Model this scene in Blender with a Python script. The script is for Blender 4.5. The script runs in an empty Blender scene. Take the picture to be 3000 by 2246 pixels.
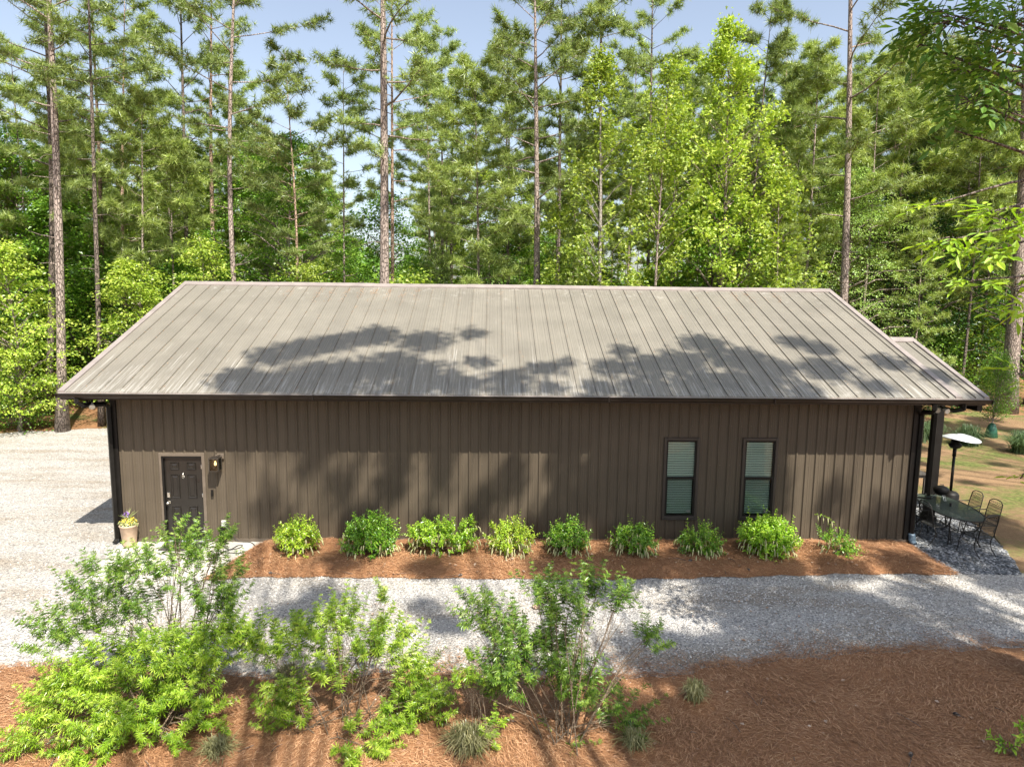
import bpy, math, random
import numpy as np
from mathutils import Matrix, Vector

# ------------------------------------------------------------------ camera, sky, sun, exposure
scn = bpy.context.scene
COL = scn.collection
cam_d = bpy.data.cameras.new('camera')
cam = bpy.data.objects.new('camera', cam_d)
COL.objects.link(cam)
cam_d.sensor_width = 36.0
cam_d.lens = 23.99
cam_d.clip_start = 0.1
cam_d.clip_end = 1500
_rt = Vector((0.99954997, -0.02774033, 0.01141597))
_up = Vector((-0.00764762, 0.13233641, 0.99117536))
_fw = Vector((0.02900628, 0.99081661, -0.13206471))
cam.matrix_world = Matrix(((_rt.x, _up.x, -_fw.x, 9.112), (_rt.y, _up.y, -_fw.y, -15.220),
                           (_rt.z, _up.z, -_fw.z, 5.753), (0, 0, 0, 1)))
scn.camera = cam

SUN_DIR = Vector((1.17, -2.19, 3.57)).normalized()      # towards the sun
SUN_EL = math.asin(SUN_DIR.z)
SUN_ROT = math.atan2(SUN_DIR.x, SUN_DIR.y)
world = bpy.data.worlds.new('World')
scn.world = world
world.use_nodes = True
wn = world.node_tree
wn.nodes.clear()
sky = wn.nodes.new('ShaderNodeTexSky')
sky.sky_type = 'NISHITA'
sky.sun_disc = False
sky.sun_elevation = SUN_EL
sky.sun_rotation = SUN_ROT
sky.altitude = 100
sky.air_density = 1.0
sky.dust_density = 2.2
sky.ozone_density = 0.5
bg = wn.nodes.new('ShaderNodeBackground')
bg.inputs['Strength'].default_value = 0.08
wo = wn.nodes.new('ShaderNodeOutputWorld')
hz = wn.nodes.new('ShaderNodeHueSaturation')     # thin high haze: a paler sky all over
hz.inputs['Saturation'].default_value = 0.72
hz.inputs['Value'].default_value = 1.4
wn.links.new(sky.outputs[0], hz.inputs['Color'])
wn.links.new(hz.outputs[0], bg.inputs[0])
wn.links.new(bg.outputs[0], wo.inputs[0])

sun_d = bpy.data.lights.new('sun', 'SUN')
sun_d.energy = 5.0
sun_d.angle = math.radians(0.5)
sun_d.color = (1.0, 0.93, 0.82)
sun = bpy.data.objects.new('sun', sun_d)
COL.objects.link(sun)
sun.location = (20, -30, 40)
sun.rotation_euler = SUN_DIR.to_track_quat('Z', 'Y').to_euler()

scn.view_settings.view_transform = 'Standard'
scn.view_settings.look = 'None'
scn.view_settings.exposure = 1.06
scn.view_settings.gamma = 1.0
scn.view_settings.use_curve_mapping = False
scn.render.engine = 'CYCLES'
scn.cycles.max_bounces = 6
scn.cycles.transparent_max_bounces = 12
scn.cycles.use_denoising = True
scn.cycles.caustics_reflective = False
scn.cycles.caustics_refractive = False

rng = np.random.default_rng(11)
R = random.Random(5)

# ------------------------------------------------------------------ tagging and mesh helpers
def tag(o, label=None, cat=None, group=None, kind=None):
    if label: o['label'] = label
    if cat: o['category'] = cat
    if group: o['group'] = group
    if kind: o['kind'] = kind
    return o

def empty(name, loc=(0, 0, 0), rz=0.0, label=None, cat=None, group=None, parent=None):
    o = bpy.data.objects.new(name, None)
    COL.objects.link(o)
    o.empty_display_size = 0.2
    o.location = loc
    o.rotation_euler = (0, 0, rz)
    if parent: o.parent = parent
    return tag(o, label, cat, group)

class MB:
    """collects geometry; build() links it as one mesh object"""
    def __init__(s):
        s.V = []; s.n = 0; s.F = []; s.S = []; s.M = []
    def add(s, v, f, smooth=False, mi=0):
        v = np.asarray(v, dtype=np.float64).reshape(-1, 3)
        f = np.asarray(f, dtype=np.int64)
        s.V.append(v); s.F.append(f + s.n); s.S.append(smooth); s.M.append(mi)
        s.n += len(v)
    def box(s, x0, x1, y0, y1, z0, z1, mi=0):
        v = [(x0,y0,z0),(x1,y0,z0),(x1,y1,z0),(x0,y1,z0),(x0,y0,z1),(x1,y0,z1),(x1,y1,z1),(x0,y1,z1)]
        s.add(v, [(0,3,2,1),(4,5,6,7),(0,1,5,4),(1,2,6,5),(2,3,7,6),(3,0,4,7)], False, mi)
    def bbox(s, x0, x1, y0, y1, z0, z1, b=0.01, mi=0):
        """box with its front (-y) edges chamfered"""
        v = [(x0,y0+b,z0),(x1,y0+b,z0),(x1,y1,z0),(x0,y1,z0),(x0,y0+b,z1),(x1,y0+b,z1),(x1,y1,z1),(x0,y1,z1),
             (x0+b,y0,z0+b),(x1-b,y0,z0+b),(x1-b,y0,z1-b),(x0+b,y0,z1-b)]
        s.add(v, [(0,3,2,1),(4,5,6,7),(1,2,6,5),(2,3,7,6),(3,0,4,7),(8,9,10,11),(0,1,9,8),(1,5,10,9),(5,4,11,10),(4,0,8,11)], False, mi)
    def tube(s, pts, rad, n=6, smooth=True, mi=0, cap=True):
        p = np.asarray(pts, dtype=np.float64)
        k = len(p)
        r = np.broadcast_to(np.asarray(rad, dtype=np.float64), (k,))
        t = np.empty_like(p); t[1:-1] = p[2:] - p[:-2]; t[0] = p[1] - p[0]; t[-1] = p[-1] - p[-2]
        t /= (np.linalg.norm(t, axis=1)[:, None] + 1e-12)
        m = t.mean(axis=0)
        ref = np.array([0, 0, 1.0]) if abs(m[2]) < 0.75 * np.linalg.norm(m) + 1e-9 else np.array([1.0, 0, 0])
        a = np.cross(t, ref); a /= (np.linalg.norm(a, axis=1)[:, None] + 1e-12)
        b = np.cross(t, a)
        th = np.arange(n) * 2 * np.pi / n
        v = p[:, None, :] + r[:, None, None] * (np.cos(th)[None, :, None] * a[:, None, :] + np.sin(th)[None, :, None] * b[:, None, :])
        i = np.arange(k - 1)[:, None] * n; j = np.arange(n)[None, :]; j2 = (j + 1) % n
        f = np.stack([i + j, i + j2, i + n + j2, i + n + j], axis=-1).reshape(-1, 4)
        s.add(v.reshape(-1, 3), f, smooth, mi)
        if cap and n > 3 and n <= 16:
            c0 = np.arange(n)[None, :][:, ::-1]
            s.F.append(c0 + (s.n - k * n)); s.S.append(False); s.M.append(mi)
            s.F.append(np.arange(n)[None, :] + (s.n - n)); s.S.append(False); s.M.append(mi)
    def lathe(s, prof, c=(0, 0, 0), n=20, smooth=True, mi=0):
        """profile of (radius, z) turned about z"""
        pr = np.asarray(prof, dtype=np.float64)
        th = np.arange(n) * 2 * np.pi / n
        v = np.stack([pr[:, 0:1] * np.cos(th), pr[:, 0:1] * np.sin(th), np.repeat(pr[:, 1:2], n, 1)], -1) + np.asarray(c)
        k = len(pr)
        i = np.arange(k - 1)[:, None] * n; j = np.arange(n)[None, :]; j2 = (j + 1) % n
        f = np.stack([i + j, i + j2, i + n + j2, i + n + j], axis=-1).reshape(-1, 4)
        s.add(v.reshape(-1, 3), f, smooth, mi)
    def inst(s, tv, tf, pos, rot, sc, smooth=False, mi=0):
        """template tv (K,3), faces tf, at N positions with N rotation matrices and scales"""
        tv = np.asarray(tv); tf = np.asarray(tf)
        N, K = len(pos), len(tv)
        sc = np.broadcast_to(np.asarray(sc, dtype=np.float64), (N,))
        v = np.einsum('nij,kj->nki', rot, tv) * sc[:, None, None] + pos[:, None, :]
        f = tf[None] + (np.arange(N) * K)[:, None, None]
        s.add(v.reshape(-1, 3), f.reshape(-1, tf.shape[1]), smooth, mi)
    def mesh(s, name, mats):
        me = bpy.data.meshes.new(name)
        V = np.concatenate(s.V)
        me.vertices.add(len(V)); me.vertices.foreach_set('co', V.astype(np.float32).ravel())
        loops = np.concatenate([f.ravel() for f in s.F])
        tot = np.concatenate([np.full(len(f), f.shape[1]) for f in s.F])
        sm = np.concatenate([np.full(len(f), x) for f, x in zip(s.F, s.S)])
        mi = np.concatenate([np.full(len(f), x) for f, x in zip(s.F, s.M)])
        me.loops.add(len(loops)); me.loops.foreach_set('vertex_index', loops.astype(np.int32))
        me.polygons.add(len(tot))
        me.polygons.foreach_set('loop_start', np.concatenate([[0], np.cumsum(tot)[:-1]]).astype(np.int32))
        me.polygons.foreach_set('use_smooth', sm.astype(bool))
        me.polygons.foreach_set('material_index', mi.astype(np.int32))
        me.update(calc_edges=True)
        for m in (mats if isinstance(mats, (list, tuple)) else [mats]): me.materials.append(m)
        return me
    def build(s, name, mats, parent=None, loc=None, kind=None):
        o = bpy.data.objects.new(name, s.mesh(name, mats))
        COL.objects.link(o)
        if parent: o.parent = parent
        if loc is not None: o.location = loc
        if kind: o['kind'] = kind
        return o

def dup(o, parent=None, loc=None, rz=None, sc=None):
    c = o.copy(); COL.objects.link(c); c.parent = parent
    for ch in list(o.children): dup(ch, c)
    if loc is not None: c.location = loc
    if rz is not None: c.rotation_euler = (c.rotation_euler[0], c.rotation_euler[1], rz)
    if sc is not None: c.scale = sc if isinstance(sc, tuple) else (sc, sc, sc)
    return c

def rand_rot(n, axis=None, spread=1.0, g=rng):
    """N rotation matrices whose local z follows `axis` (Nx3) jittered by spread, spun at random"""
    z = g.normal(size=(n, 3))
    z /= np.linalg.norm(z, axis=1)[:, None]
    if axis is not None:
        z = np.asarray(axis) + z * spread
        z /= np.linalg.norm(z, axis=1)[:, None] + 1e-9
    r = g.normal(size=(n, 3))
    x = np.cross(r, z); x /= np.linalg.norm(x, axis=1)[:, None] + 1e-9
    y = np.cross(z, x)
    return np.stack([x, y, z], axis=-1)

# ------------------------------------------------------------------ materials
def new_mat(name):
    m = bpy.data.materials.new(name); m.use_nodes = True
    nt = m.node_tree; nt.nodes.clear()
    out = nt.nodes.new('ShaderNodeOutputMaterial')
    return m, nt, out
def N(nt, kind, **kw):
    n = nt.nodes.new('ShaderNode' + kind)
    for k, v in kw.items():
        if k.startswith('i_'):
            key = k[2:]
            key = int(key) if key.isdigit() else key.replace('_', ' ')
            n.inputs[key].default_value = v
        else: setattr(n, k, v)
    return n
def L(nt, a, b): nt.links.new(a, b)
def ramp(nt, stops, fac=None, interp='LINEAR'):
    r = nt.nodes.new('ShaderNodeValToRGB'); r.color_ramp.interpolation = interp
    e = r.color_ramp.elements
    while len(e) < len(stops): e.new(0.5)
    for x, (p, c) in zip(e, stops):
        x.position = p; x.color = (*c, 1) if len(c) == 3 else c
    if fac is not None: nt.links.new(fac, r.inputs[0])
    return r
def mapping(nt, scale=(1, 1, 1), coord='Object', rot=(0, 0, 0)):
    t = nt.nodes.new('ShaderNodeTexCoord') if coord != 'Position' else nt.nodes.new('ShaderNodeNewGeometry')
    mp = nt.nodes.new('ShaderNodeMapping')
    mp.inputs['Scale'].default_value = scale; mp.inputs['Rotation'].default_value = rot
    nt.links.new(t.outputs[coord], mp.inputs[0])
    return mp.outputs[0]
def mixc(nt, fac, a, b, mode='MIX'):
    m = nt.nodes.new('ShaderNodeMix'); m.data_type = 'RGBA'; m.blend_type = mode
    for s, v in ((0, fac), (6, a), (7, b)):
        if hasattr(v, 'is_linked') or hasattr(v, 'links'): nt.links.new(v, m.inputs[s])
        else: m.inputs[s].default_value = (*v, 1) if isinstance(v, tuple) and len(v) == 3 else v
    return m.outputs[2]
def bump(nt, h, strength=0.4, dist=0.01):
    b = nt.nodes.new('ShaderNodeBump'); b.inputs['Strength'].default_value = strength; b.inputs['Distance'].default_value = dist
    nt.links.new(h, b.inputs['Height']); return b.outputs[0]
def pbr(name, col, rough=0.6, metal=0.0, noise=0.0, nscale=8.0, bumps=0.0, bscale=60.0, spec=0.5):
    m, nt, out = new_mat(name)
    p = N(nt, 'BsdfPrincipled'); p.inputs['Base Color'].default_value = (*col, 1)
    p.inputs['Roughness'].default_value = rough; p.inputs['Metallic'].default_value = metal
    p.inputs['Specular IOR Level'].default_value = spec
    co = mapping(nt, coord='Position')
    if noise > 0:
        n = N(nt, 'TexNoise', i_Scale=nscale, i_Detail=5.0); L(nt, co, n.inputs[0])
        r = ramp(nt, [(0.3, tuple(c * (1 - noise) for c in col)), (0.7, tuple(min(1, c * (1 + noise)) for c in col))], n.outputs[0])
        L(nt, r.outputs[0], p.inputs['Base Color'])
        r2 = N(nt, 'MapRange', i_3=max(0.05, rough - .12), i_4=min(1, rough + .12)); L(nt, n.outputs[0], r2.inputs[0]); L(nt, r2.outputs[0], p.inputs['Roughness'])
    if bumps > 0:
        n2 = N(nt, 'TexNoise', i_Scale=bscale, i_Detail=4.0); L(nt, co, n2.inputs[0])
        L(nt, bump(nt, n2.outputs[0], bumps, 0.01), p.inputs['Normal'])
    L(nt, p.outputs[0], out.inputs[0])
    return m

def leaf_mat(name, cols, trans=0.4, rough=0.45, tcol=None, gloss=0.035):
    """colour varies leaf by leaf and plant by plant; light passes through the blades"""
    m, nt, out = new_mat(name)
    geo = N(nt, 'NewGeometry'); oi = N(nt, 'ObjectInfo')
    n = N(nt, 'TexNoise', i_Scale=0.9, i_Detail=2.0); L(nt, geo.outputs['Position'], n.inputs[0])
    a = N(nt, 'Math', operation='MULTIPLY_ADD', i_1=0.55); L(nt, geo.outputs['Random Per Island'], a.inputs[0])
    b = N(nt, 'Math', operation='MULTIPLY', i_1=0.45); L(nt, n.outputs[0], b.inputs[0]); L(nt, b.outputs[0], a.inputs[2])
    k = len(cols)
    r = ramp(nt, [(i / (k - 1) * 0.8 + 0.1, c) for i, c in enumerate(cols)], a.outputs[0])
    hs = N(nt, 'HueSaturation'); L(nt, r.outputs[0], hs.inputs['Color'])
    vr = N(nt, 'MapRange', i_3=0.82, i_4=1.18); L(nt, oi.outputs['Random'], vr.inputs[0]); L(nt, vr.outputs[0], hs.inputs['Value'])
    c = hs.outputs[0]
    d = N(nt, 'BsdfDiffuse'); L(nt, c, d.inputs[0])
    t = N(nt, 'BsdfTranslucent')
    tc = mixc(nt, 1.0, c, tcol or (1.0, 1.0, 0.55), 'MULTIPLY'); L(nt, tc, t.inputs[0])
    mx = N(nt, 'MixShader'); mx.inputs[0].default_value = trans
    L(nt, d.outputs[0], mx.inputs[1]); L(nt, t.outputs[0], mx.inputs[2])
    g = N(nt, 'BsdfGlossy', i_Roughness=rough); g.inputs[0].default_value = (0.9, 0.95, 1, 1)
    m2 = N(nt, 'MixShader'); m2.inputs[0].default_value = gloss
    L(nt, mx.outputs[0], m2.inputs[1]); L(nt, g.outputs[0], m2.inputs[2])
    L(nt, m2.outputs[0], out.inputs[0])
    return m

M = {}
M['needle'] = leaf_mat('pine_needles', [(0.070, 0.125, 0.032), (0.260, 0.350, 0.095), (0.560, 0.660, 0.220)], 0.42, 0.4)
M['needle_y'] = leaf_mat('young_pine_needles', [(0.110, 0.180, 0.036), (0.330, 0.430, 0.110), (0.620, 0.710, 0.240)], 0.43, 0.4)
M['maple'] = leaf_mat('bright_leaves', [(0.110, 0.210, 0.018), (0.340, 0.470, 0.050), (0.680, 0.760, 0.180)], 0.46, 0.4)
M['broad'] = leaf_mat('green_leaves', [(0.050, 0.140, 0.014), (0.150, 0.310, 0.026), (0.340, 0.520, 0.060)], 0.42, 0.4)
M['dark'] = leaf_mat('dark_leaves', [(0.016, 0.050, 0.012), (0.034, 0.090, 0.018), (0.070, 0.150, 0.026)], 0.35, 0.35)
M['feather'] = leaf_mat('feathery_leaves', [(0.140, 0.250, 0.050), (0.290, 0.440, 0.110), (0.480, 0.620, 0.200)], 0.4, 0.4)
M['vitex'] = leaf_mat('shrub_leaves', [(0.070, 0.170, 0.012), (0.320, 0.520, 0.035), (0.700, 0.820, 0.150)], 0.36, 0.35)
M['vitex_d'] = leaf_mat('open_shrub_leaves', [(0.040, 0.110, 0.016), (0.190, 0.350, 0.040), (0.520, 0.680, 0.140)], 0.36, 0.35)
M['itea'] = leaf_mat('bed_shrub_leaves', [(0.110, 0.260, 0.016), (0.270, 0.480, 0.030), (0.550, 0.700, 0.080)], 0.36, 0.3)
M['itea_b'] = leaf_mat('bed_shrub_deep_green', [(0.060, 0.170, 0.014), (0.150, 0.330, 0.026), (0.400, 0.560, 0.060)], 0.36, 0.3)
M['itea_c'] = leaf_mat('bed_shrub_yellow_green', [(0.130, 0.270, 0.016), (0.340, 0.520, 0.034), (0.680, 0.760, 0.120)], 0.36, 0.3)
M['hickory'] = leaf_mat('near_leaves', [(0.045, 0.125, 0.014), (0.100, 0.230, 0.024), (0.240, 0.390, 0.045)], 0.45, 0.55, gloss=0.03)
M['hickory_sunlit'] = leaf_mat('near_sunlit_leaves', [(0.16, 0.32, 0.02), (0.32, 0.50, 0.03), (0.48, 0.64, 0.07)], 0.45, 0.55, gloss=0.03)  # brighter, yellower copy of near_leaves: sunlight on the lower limbs put into the colour
M['raceme'] = leaf_mat('pale_flower_spikes', [(0.42, 0.42, 0.20), (0.58, 0.56, 0.32)], 0.2, 0.5)
M['grass'] = leaf_mat('fountain_grass', [(0.16, 0.16, 0.07), (0.30, 0.30, 0.14), (0.50, 0.44, 0.24)], 0.3, 0.4)
M['grass_g'] = leaf_mat('green_fountain_grass', [(0.060, 0.110, 0.045), (0.110, 0.180, 0.080), (0.210, 0.270, 0.130)], 0.3, 0.4)
M['yellow'] = leaf_mat('yellow_petals', [(0.70, 0.45, 0.02), (0.8, 0.6, 0.05)], 0.2)
M['purple'] = leaf_mat('purple_petals', [(0.20, 0.10, 0.45), (0.35, 0.2, 0.6)], 0.2)
M['cream'] = leaf_mat('cream_edged_leaves', [(0.25, 0.35, 0.08), (0.60, 0.60, 0.30)], 0.25)

def bark_mat(name, lo, mid, hi, scale=1.0, plates=(9, 9, 3.0)):
    m, nt, out = new_mat(name)
    co = mapping(nt, tuple(p * scale for p in plates), 'Position')
    v = N(nt, 'TexVoronoi', i_Scale=1.6, feature='DISTANCE_TO_EDGE'); L(nt, co, v.inputs[0])
    vc = N(nt, 'TexVoronoi', i_Scale=1.6); L(nt, co, vc.inputs[0])
    n = N(nt, 'TexNoise', i_Scale=3.0, i_Detail=6.0, i_Roughness=0.65); L(nt, co, n.inputs[0])
    r = ramp(nt, [(0.25, mid), (0.5, hi), (0.75, mid)], n.outputs[0])
    e = ramp(nt, [(0.0, (0, 0, 0)), (0.13, (1, 1, 1))], v.outputs['Distance'])
    c = mixc(nt, e.outputs[0], lo, r.outputs[0])
    sep = N(nt, 'SeparateColor'); L(nt, vc.outputs['Color'], sep.inputs[0])
    pv = N(nt, 'MapRange', i_3=0.82, i_4=1.15); L(nt, sep.outputs[0], pv.inputs[0])
    hs = N(nt, 'HueSaturation'); L(nt, c, hs.inputs['Color']); L(nt, pv.outputs[0], hs.inputs['Value'])
    p = N(nt, 'BsdfPrincipled', i_Roughness=0.85); L(nt, hs.outputs[0], p.inputs['Base Color'])
    hsum = N(nt, 'Math', operation='MULTIPLY_ADD', i_1=0.35); L(nt, n.outputs[0], hsum.inputs[0]); L(nt, e.outputs[0], hsum.inputs[2])
    L(nt, bump(nt, hsum.outputs[0], 0.9, 0.03), p.inputs['Normal'])
    L(nt, p.outputs[0], out.inputs[0])
    return m
M['bark'] = bark_mat('pine_bark', (0.07, 0.050, 0.038), (0.25, 0.192, 0.158), (0.37, 0.305, 0.265))
M['bark_d'] = bark_mat('dark_pine_bark', (0.025, 0.018, 0.014), (0.10, 0.075, 0.058), (0.20, 0.16, 0.135))
M['bark_o'] = bark_mat('orange_pine_bark', (0.07, 0.038, 0.024), (0.30, 0.18, 0.11), (0.46, 0.33, 0.25))
M['bark_w'] = bark_mat('pale_smooth_bark', (0.14, 0.12, 0.10), (0.30, 0.26, 0.22), (0.46, 0.43, 0.38), 1.4)
M['stem'] = bark_mat('shrub_stem', (0.08, 0.055, 0.035), (0.20, 0.14, 0.09), (0.32, 0.24, 0.16), 6)

def metal_sheet(name, col, axis, streak=0.0, rough=0.42, period=0.0381, spec=0.5):
    """painted ribbed steel: fine striations are low relief; chalky wear streaks follow the slope"""
    m, nt, out = new_mat(name)
    p = N(nt, 'BsdfPrincipled', i_Roughness=rough, i_Metallic=0.0)
    p.inputs['Specular IOR Level'].default_value = spec
    co = mapping(nt, (1, 1, 1), 'Position')
    big = N(nt, 'TexNoise', i_Scale=1.1, i_Detail=5.0, i_Roughness=0.6); L(nt, co, big.inputs[0])
    r = ramp(nt, [(0.3, tuple(c * 0.88 for c in col)), (0.7, tuple(c * 1.1 for c in col))], big.outputs[0])
    c = r.outputs[0]
    sx = N(nt, 'SeparateXYZ'); L(nt, co, sx.inputs[0])
    w = N(nt, 'Math', operation='MULTIPLY', i_1=2 * math.pi / period); L(nt, sx.outputs[0], w.inputs[0])
    sn = N(nt, 'Math', operation='SINE'); L(nt, w.outputs[0], sn.inputs[0])
    pw = N(nt, 'MapRange', i_1=0.45, i_2=0.95, i_3=0.0, i_4=1.0); L(nt, sn.outputs[0], pw.inputs[0])
    # narrow darker lines along the striations
    g = N(nt, 'Math', operation='MULTIPLY', i_1=0.30); L(nt, pw.outputs[0], g.inputs[0])
    c = mixc(nt, g.outputs[0], c, tuple(x * 0.55 for x in col))
    if streak > 0:
        s1 = mapping(nt, (17, 0.55, 0.55), 'Position')
        ns = N(nt, 'TexNoise', i_Scale=1.0, i_Detail=4.0, i_Roughness=0.7); L(nt, s1, ns.inputs[0])
        s2 = mapping(nt, (60, 1.3, 1.3), 'Position')
        nf = N(nt, 'TexNoise', i_Scale=1.0, i_Detail=3.0); L(nt, s2, nf.inputs[0])
        lo = N(nt, 'MapRange', i_1=-0.75, i_2=1.9, i_3=0.46, i_4=0.66); L(nt, sx.outputs[1], lo.inputs[0])
        df = N(nt, 'Math', operation='SUBTRACT'); L(nt, ns.outputs[0], df.inputs[0]); L(nt, lo.outputs[0], df.inputs[1])
        am = N(nt, 'MapRange', i_1=0.0, i_2=0.07, i_3=0.0, i_4=1.0); L(nt, df.outputs[0], am.inputs[0])
        fm = N(nt, 'MapRange', i_1=0.38, i_2=0.62, i_3=0.0, i_4=streak); L(nt, nf.outputs[0], fm.inputs[0])
        mm = N(nt, 'Math', operation='MULTIPLY'); L(nt, am.outputs[0], mm.inputs[0]); L(nt, fm.outputs[0], mm.inputs[1])
        c = mixc(nt, mm.outputs[0], c, (0.56, 0.55, 0.52))
        # blotchy chalk band under the ridge and dust drifts above the gutter
        bl = N(nt, 'TexNoise', i_Scale=3.4, i_Detail=6.0, i_Roughness=0.75); L(nt, co, bl.inputs[0])
        bm = N(nt, 'MapRange', i_1=0.56, i_2=0.72, i_3=0.0, i_4=0.45); L(nt, bl.outputs[0], bm.inputs[0])
        pk = N(nt, 'MapRange', i_1=4.0, i_2=5.2, i_3=0.0, i_4=1.0); L(nt, sx.outputs[1], pk.inputs[0])
        ek = N(nt, 'MapRange', i_1=0.0, i_2=-0.72, i_3=0.0, i_4=1.0); L(nt, sx.outputs[1], ek.inputs[0])
        sm_ = N(nt, 'Math', operation='ADD'); L(nt, pk.outputs[0], sm_.inputs[0]); L(nt, ek.outputs[0], sm_.inputs[1])
        m3 = N(nt, 'Math', operation='MULTIPLY'); L(nt, bm.outputs[0], m3.inputs[0]); L(nt, sm_.outputs[0], m3.inputs[1])
        c = mixc(nt, m3.outputs[0], c, (0.55, 0.54, 0.50))
    # faint difference from sheet to sheet
    oi = N(nt, 'ObjectInfo'); vr = N(nt, 'MapRange', i_3=0.94, i_4=1.06); L(nt, oi.outputs['Random'], vr.inputs[0])
    hs = N(nt, 'HueSaturation'); L(nt, c, hs.inputs['Color']); L(nt, vr.outputs[0], hs.inputs['Value'])
    L(nt, hs.outputs[0], p.inputs['Base Color'])
    rr = N(nt, 'MapRange', i_3=rough - .08, i_4=rough + .15); L(nt, big.outputs[0], rr.inputs[0]); L(nt, rr.outputs[0], p.inputs['Roughness'])
    hh = N(nt, 'Math', operation='MULTIPLY_ADD', i_1=0.4); L(nt, big.outputs[0], hh.inputs[0]); L(nt, pw.outputs[0], hh.inputs[2])
    L(nt, bump(nt, hh.outputs[0], 0.35, 0.004), p.inputs['Normal'])
    L(nt, p.outputs[0], out.inputs[0])
    return m
M['roof'] = metal_sheet('weathered_roof_steel', (0.186, 0.172, 0.143), 0, streak=0.36, rough=0.40, period=0.0678)
M['wall'] = metal_sheet('taupe_wall_steel', (0.090, 0.072, 0.051), 0, rough=0.55, period=0.0457, spec=0.25)
M['trim'] = pbr('taupe_trim', (0.125, 0.100, 0.076), 0.45, 0, 0.12, 4)
M['casing'] = pbr('dark_bronze_casing', (0.034, 0.028, 0.023), 0.45, 0, 0.12, 4)
M['ridge'] = pbr('ridge_trim', (0.245, 0.215, 0.200), 0.42, 0, 0.15, 3)
M['black'] = pbr('black_paint', (0.008, 0.007, 0.006), 0.5, 0, 0.25, 5, spec=0.25)
M['gutter'] = pbr('dark_bronze_gutter', (0.018, 0.014, 0.011), 0.42, 0, 0.4, 3, spec=0.35)
M['iron'] = pbr('wrought_iron', (0.022, 0.020, 0.018), 0.5, 0.3, 0.2, 30)
M['steel'] = pbr('brushed_aluminium', (0.66, 0.69, 0.72), 0.38, 0.45, 0.12, 6)
M['doorpaint'] = pbr('satin_black_door', (0.014, 0.012, 0.010), 0.32, 0, 0.15, 5)
M['silver'] = pbr('satin_nickel', (0.75, 0.72, 0.66), 0.25, 1.0)
M['concrete'] = pbr('pale_concrete', (0.46, 0.44, 0.39), 0.85, 0, 0.10, 3, 0.25, 90)
M['clay'] = pbr('tan_planter', (0.52, 0.38, 0.27), 0.7, 0, 0.15, 12)
M['rubber'] = pbr('black_cord', (0.012, 0.012, 0.012), 0.5)
M['greybox'] = pbr('grey_plastic', (0.42, 0.42, 0.40), 0.5, 0, 0.1, 20)
M['white'] = pbr('aged_white_plastic', (0.60, 0.58, 0.50), 0.45, 0, 0.12, 30)
M['matt'] = pbr('door_mat', (0.055, 0.050, 0.045), 0.95, 0, 0.5, 60, 0.8, 200)
M['blind'] = pbr('white_blind', (0.66, 0.72, 0.66), 0.6)
M['room'] = pbr('dark_room', (0.03, 0.03, 0.03), 0.9)
M['bag'] = pbr('green_watering_bag', (0.012, 0.075, 0.045), 0.4, 0, 0.3, 9)
M['wood'] = pbr('dark_deck_wood', (0.06, 0.052, 0.045), 0.7, 0, 0.3, 14)
M['pipe'] = pbr('blue_grey_drain_pipe', (0.10, 0.15, 0.20), 0.5, 0, 0.2, 10)

def glass_mat(name, tint, tr):
    m, nt, out = new_mat(name)
    t = N(nt, 'BsdfTransparent'); t.inputs[0].default_value = (*tint, 1)
    g = N(nt, 'BsdfGlossy', i_Roughness=0.03); g.inputs[0].default_value = (0.8, 0.9, 0.85, 1)
    fr = N(nt, 'Fresnel', i_IOR=1.5)
    ad = N(nt, 'Math', operation='ADD', i_1=tr); L(nt, fr.outputs[0], ad.inputs[0])
    mx = N(nt, 'MixShader'); L(nt, ad.outputs[0], mx.inputs[0]); L(nt, t.outputs[0], mx.inputs[1]); L(nt, g.outputs[0], mx.inputs[2])
    L(nt, mx.outputs[0], out.inputs[0])
    return m
M['glass'] = glass_mat('window_glass', (0.90, 0.95, 0.92), -0.015)
M['screen'] = glass_mat('insect_screen', (0.74, 0.77, 0.76), -0.02)
M['lglass'] = glass_mat('lantern_glass', (0.85, 0.85, 0.82), 0.03)
M['bulb'], _nt, _o = new_mat('lit_bulb')
_e = N(_nt, 'Emission', i_Strength=2.5); _e.inputs[0].default_value = (1, 0.62, 0.25, 1); L(_nt, _e.outputs[0], _o.inputs[0])

def mesh_alpha(name, col, scale, fill):
    """expanded-metal mesh: real holes, by transparency"""
    m, nt, out = new_mat(name)
    co = mapping(nt, (scale, scale, scale), 'Object', (0, 0, math.radians(45)))
    sp = N(nt, 'SeparateXYZ'); L(nt, co, sp.inputs[0])
    fs = []
    for k in (0, 1):
        f = N(nt, 'Math', operation='FRACT'); L(nt, sp.outputs[k], f.inputs[0])
        g = N(nt, 'Math', operation='LESS_THAN', i_1=fill); L(nt, f.outputs[0], g.inputs[0]); fs.append(g)
    mx = N(nt, 'Math', operation='MAXIMUM'); L(nt, fs[0].outputs[0], mx.inputs[0]); L(nt, fs[1].outputs[0], mx.inputs[1])
    p = N(nt, 'BsdfPrincipled', i_Roughness=0.5, i_Metallic=0.2); p.inputs['Base Color'].default_value = (*col, 1)
    t = N(nt, 'BsdfTransparent')
    ms = N(nt, 'MixShader'); L(nt, mx.outputs[0], ms.inputs[0]); L(nt, t.outputs[0], ms.inputs[1]); L(nt, p.outputs[0], ms.inputs[2])
    L(nt, ms.outputs[0], out.inputs[0])
    return m
M['mesh'] = mesh_alpha('chair_mesh', (0.03, 0.03, 0.026), 60, 0.30)
M['meshtop'] = mesh_alpha('table_mesh', (0.045, 0.062, 0.048), 70, 0.62)

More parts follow.
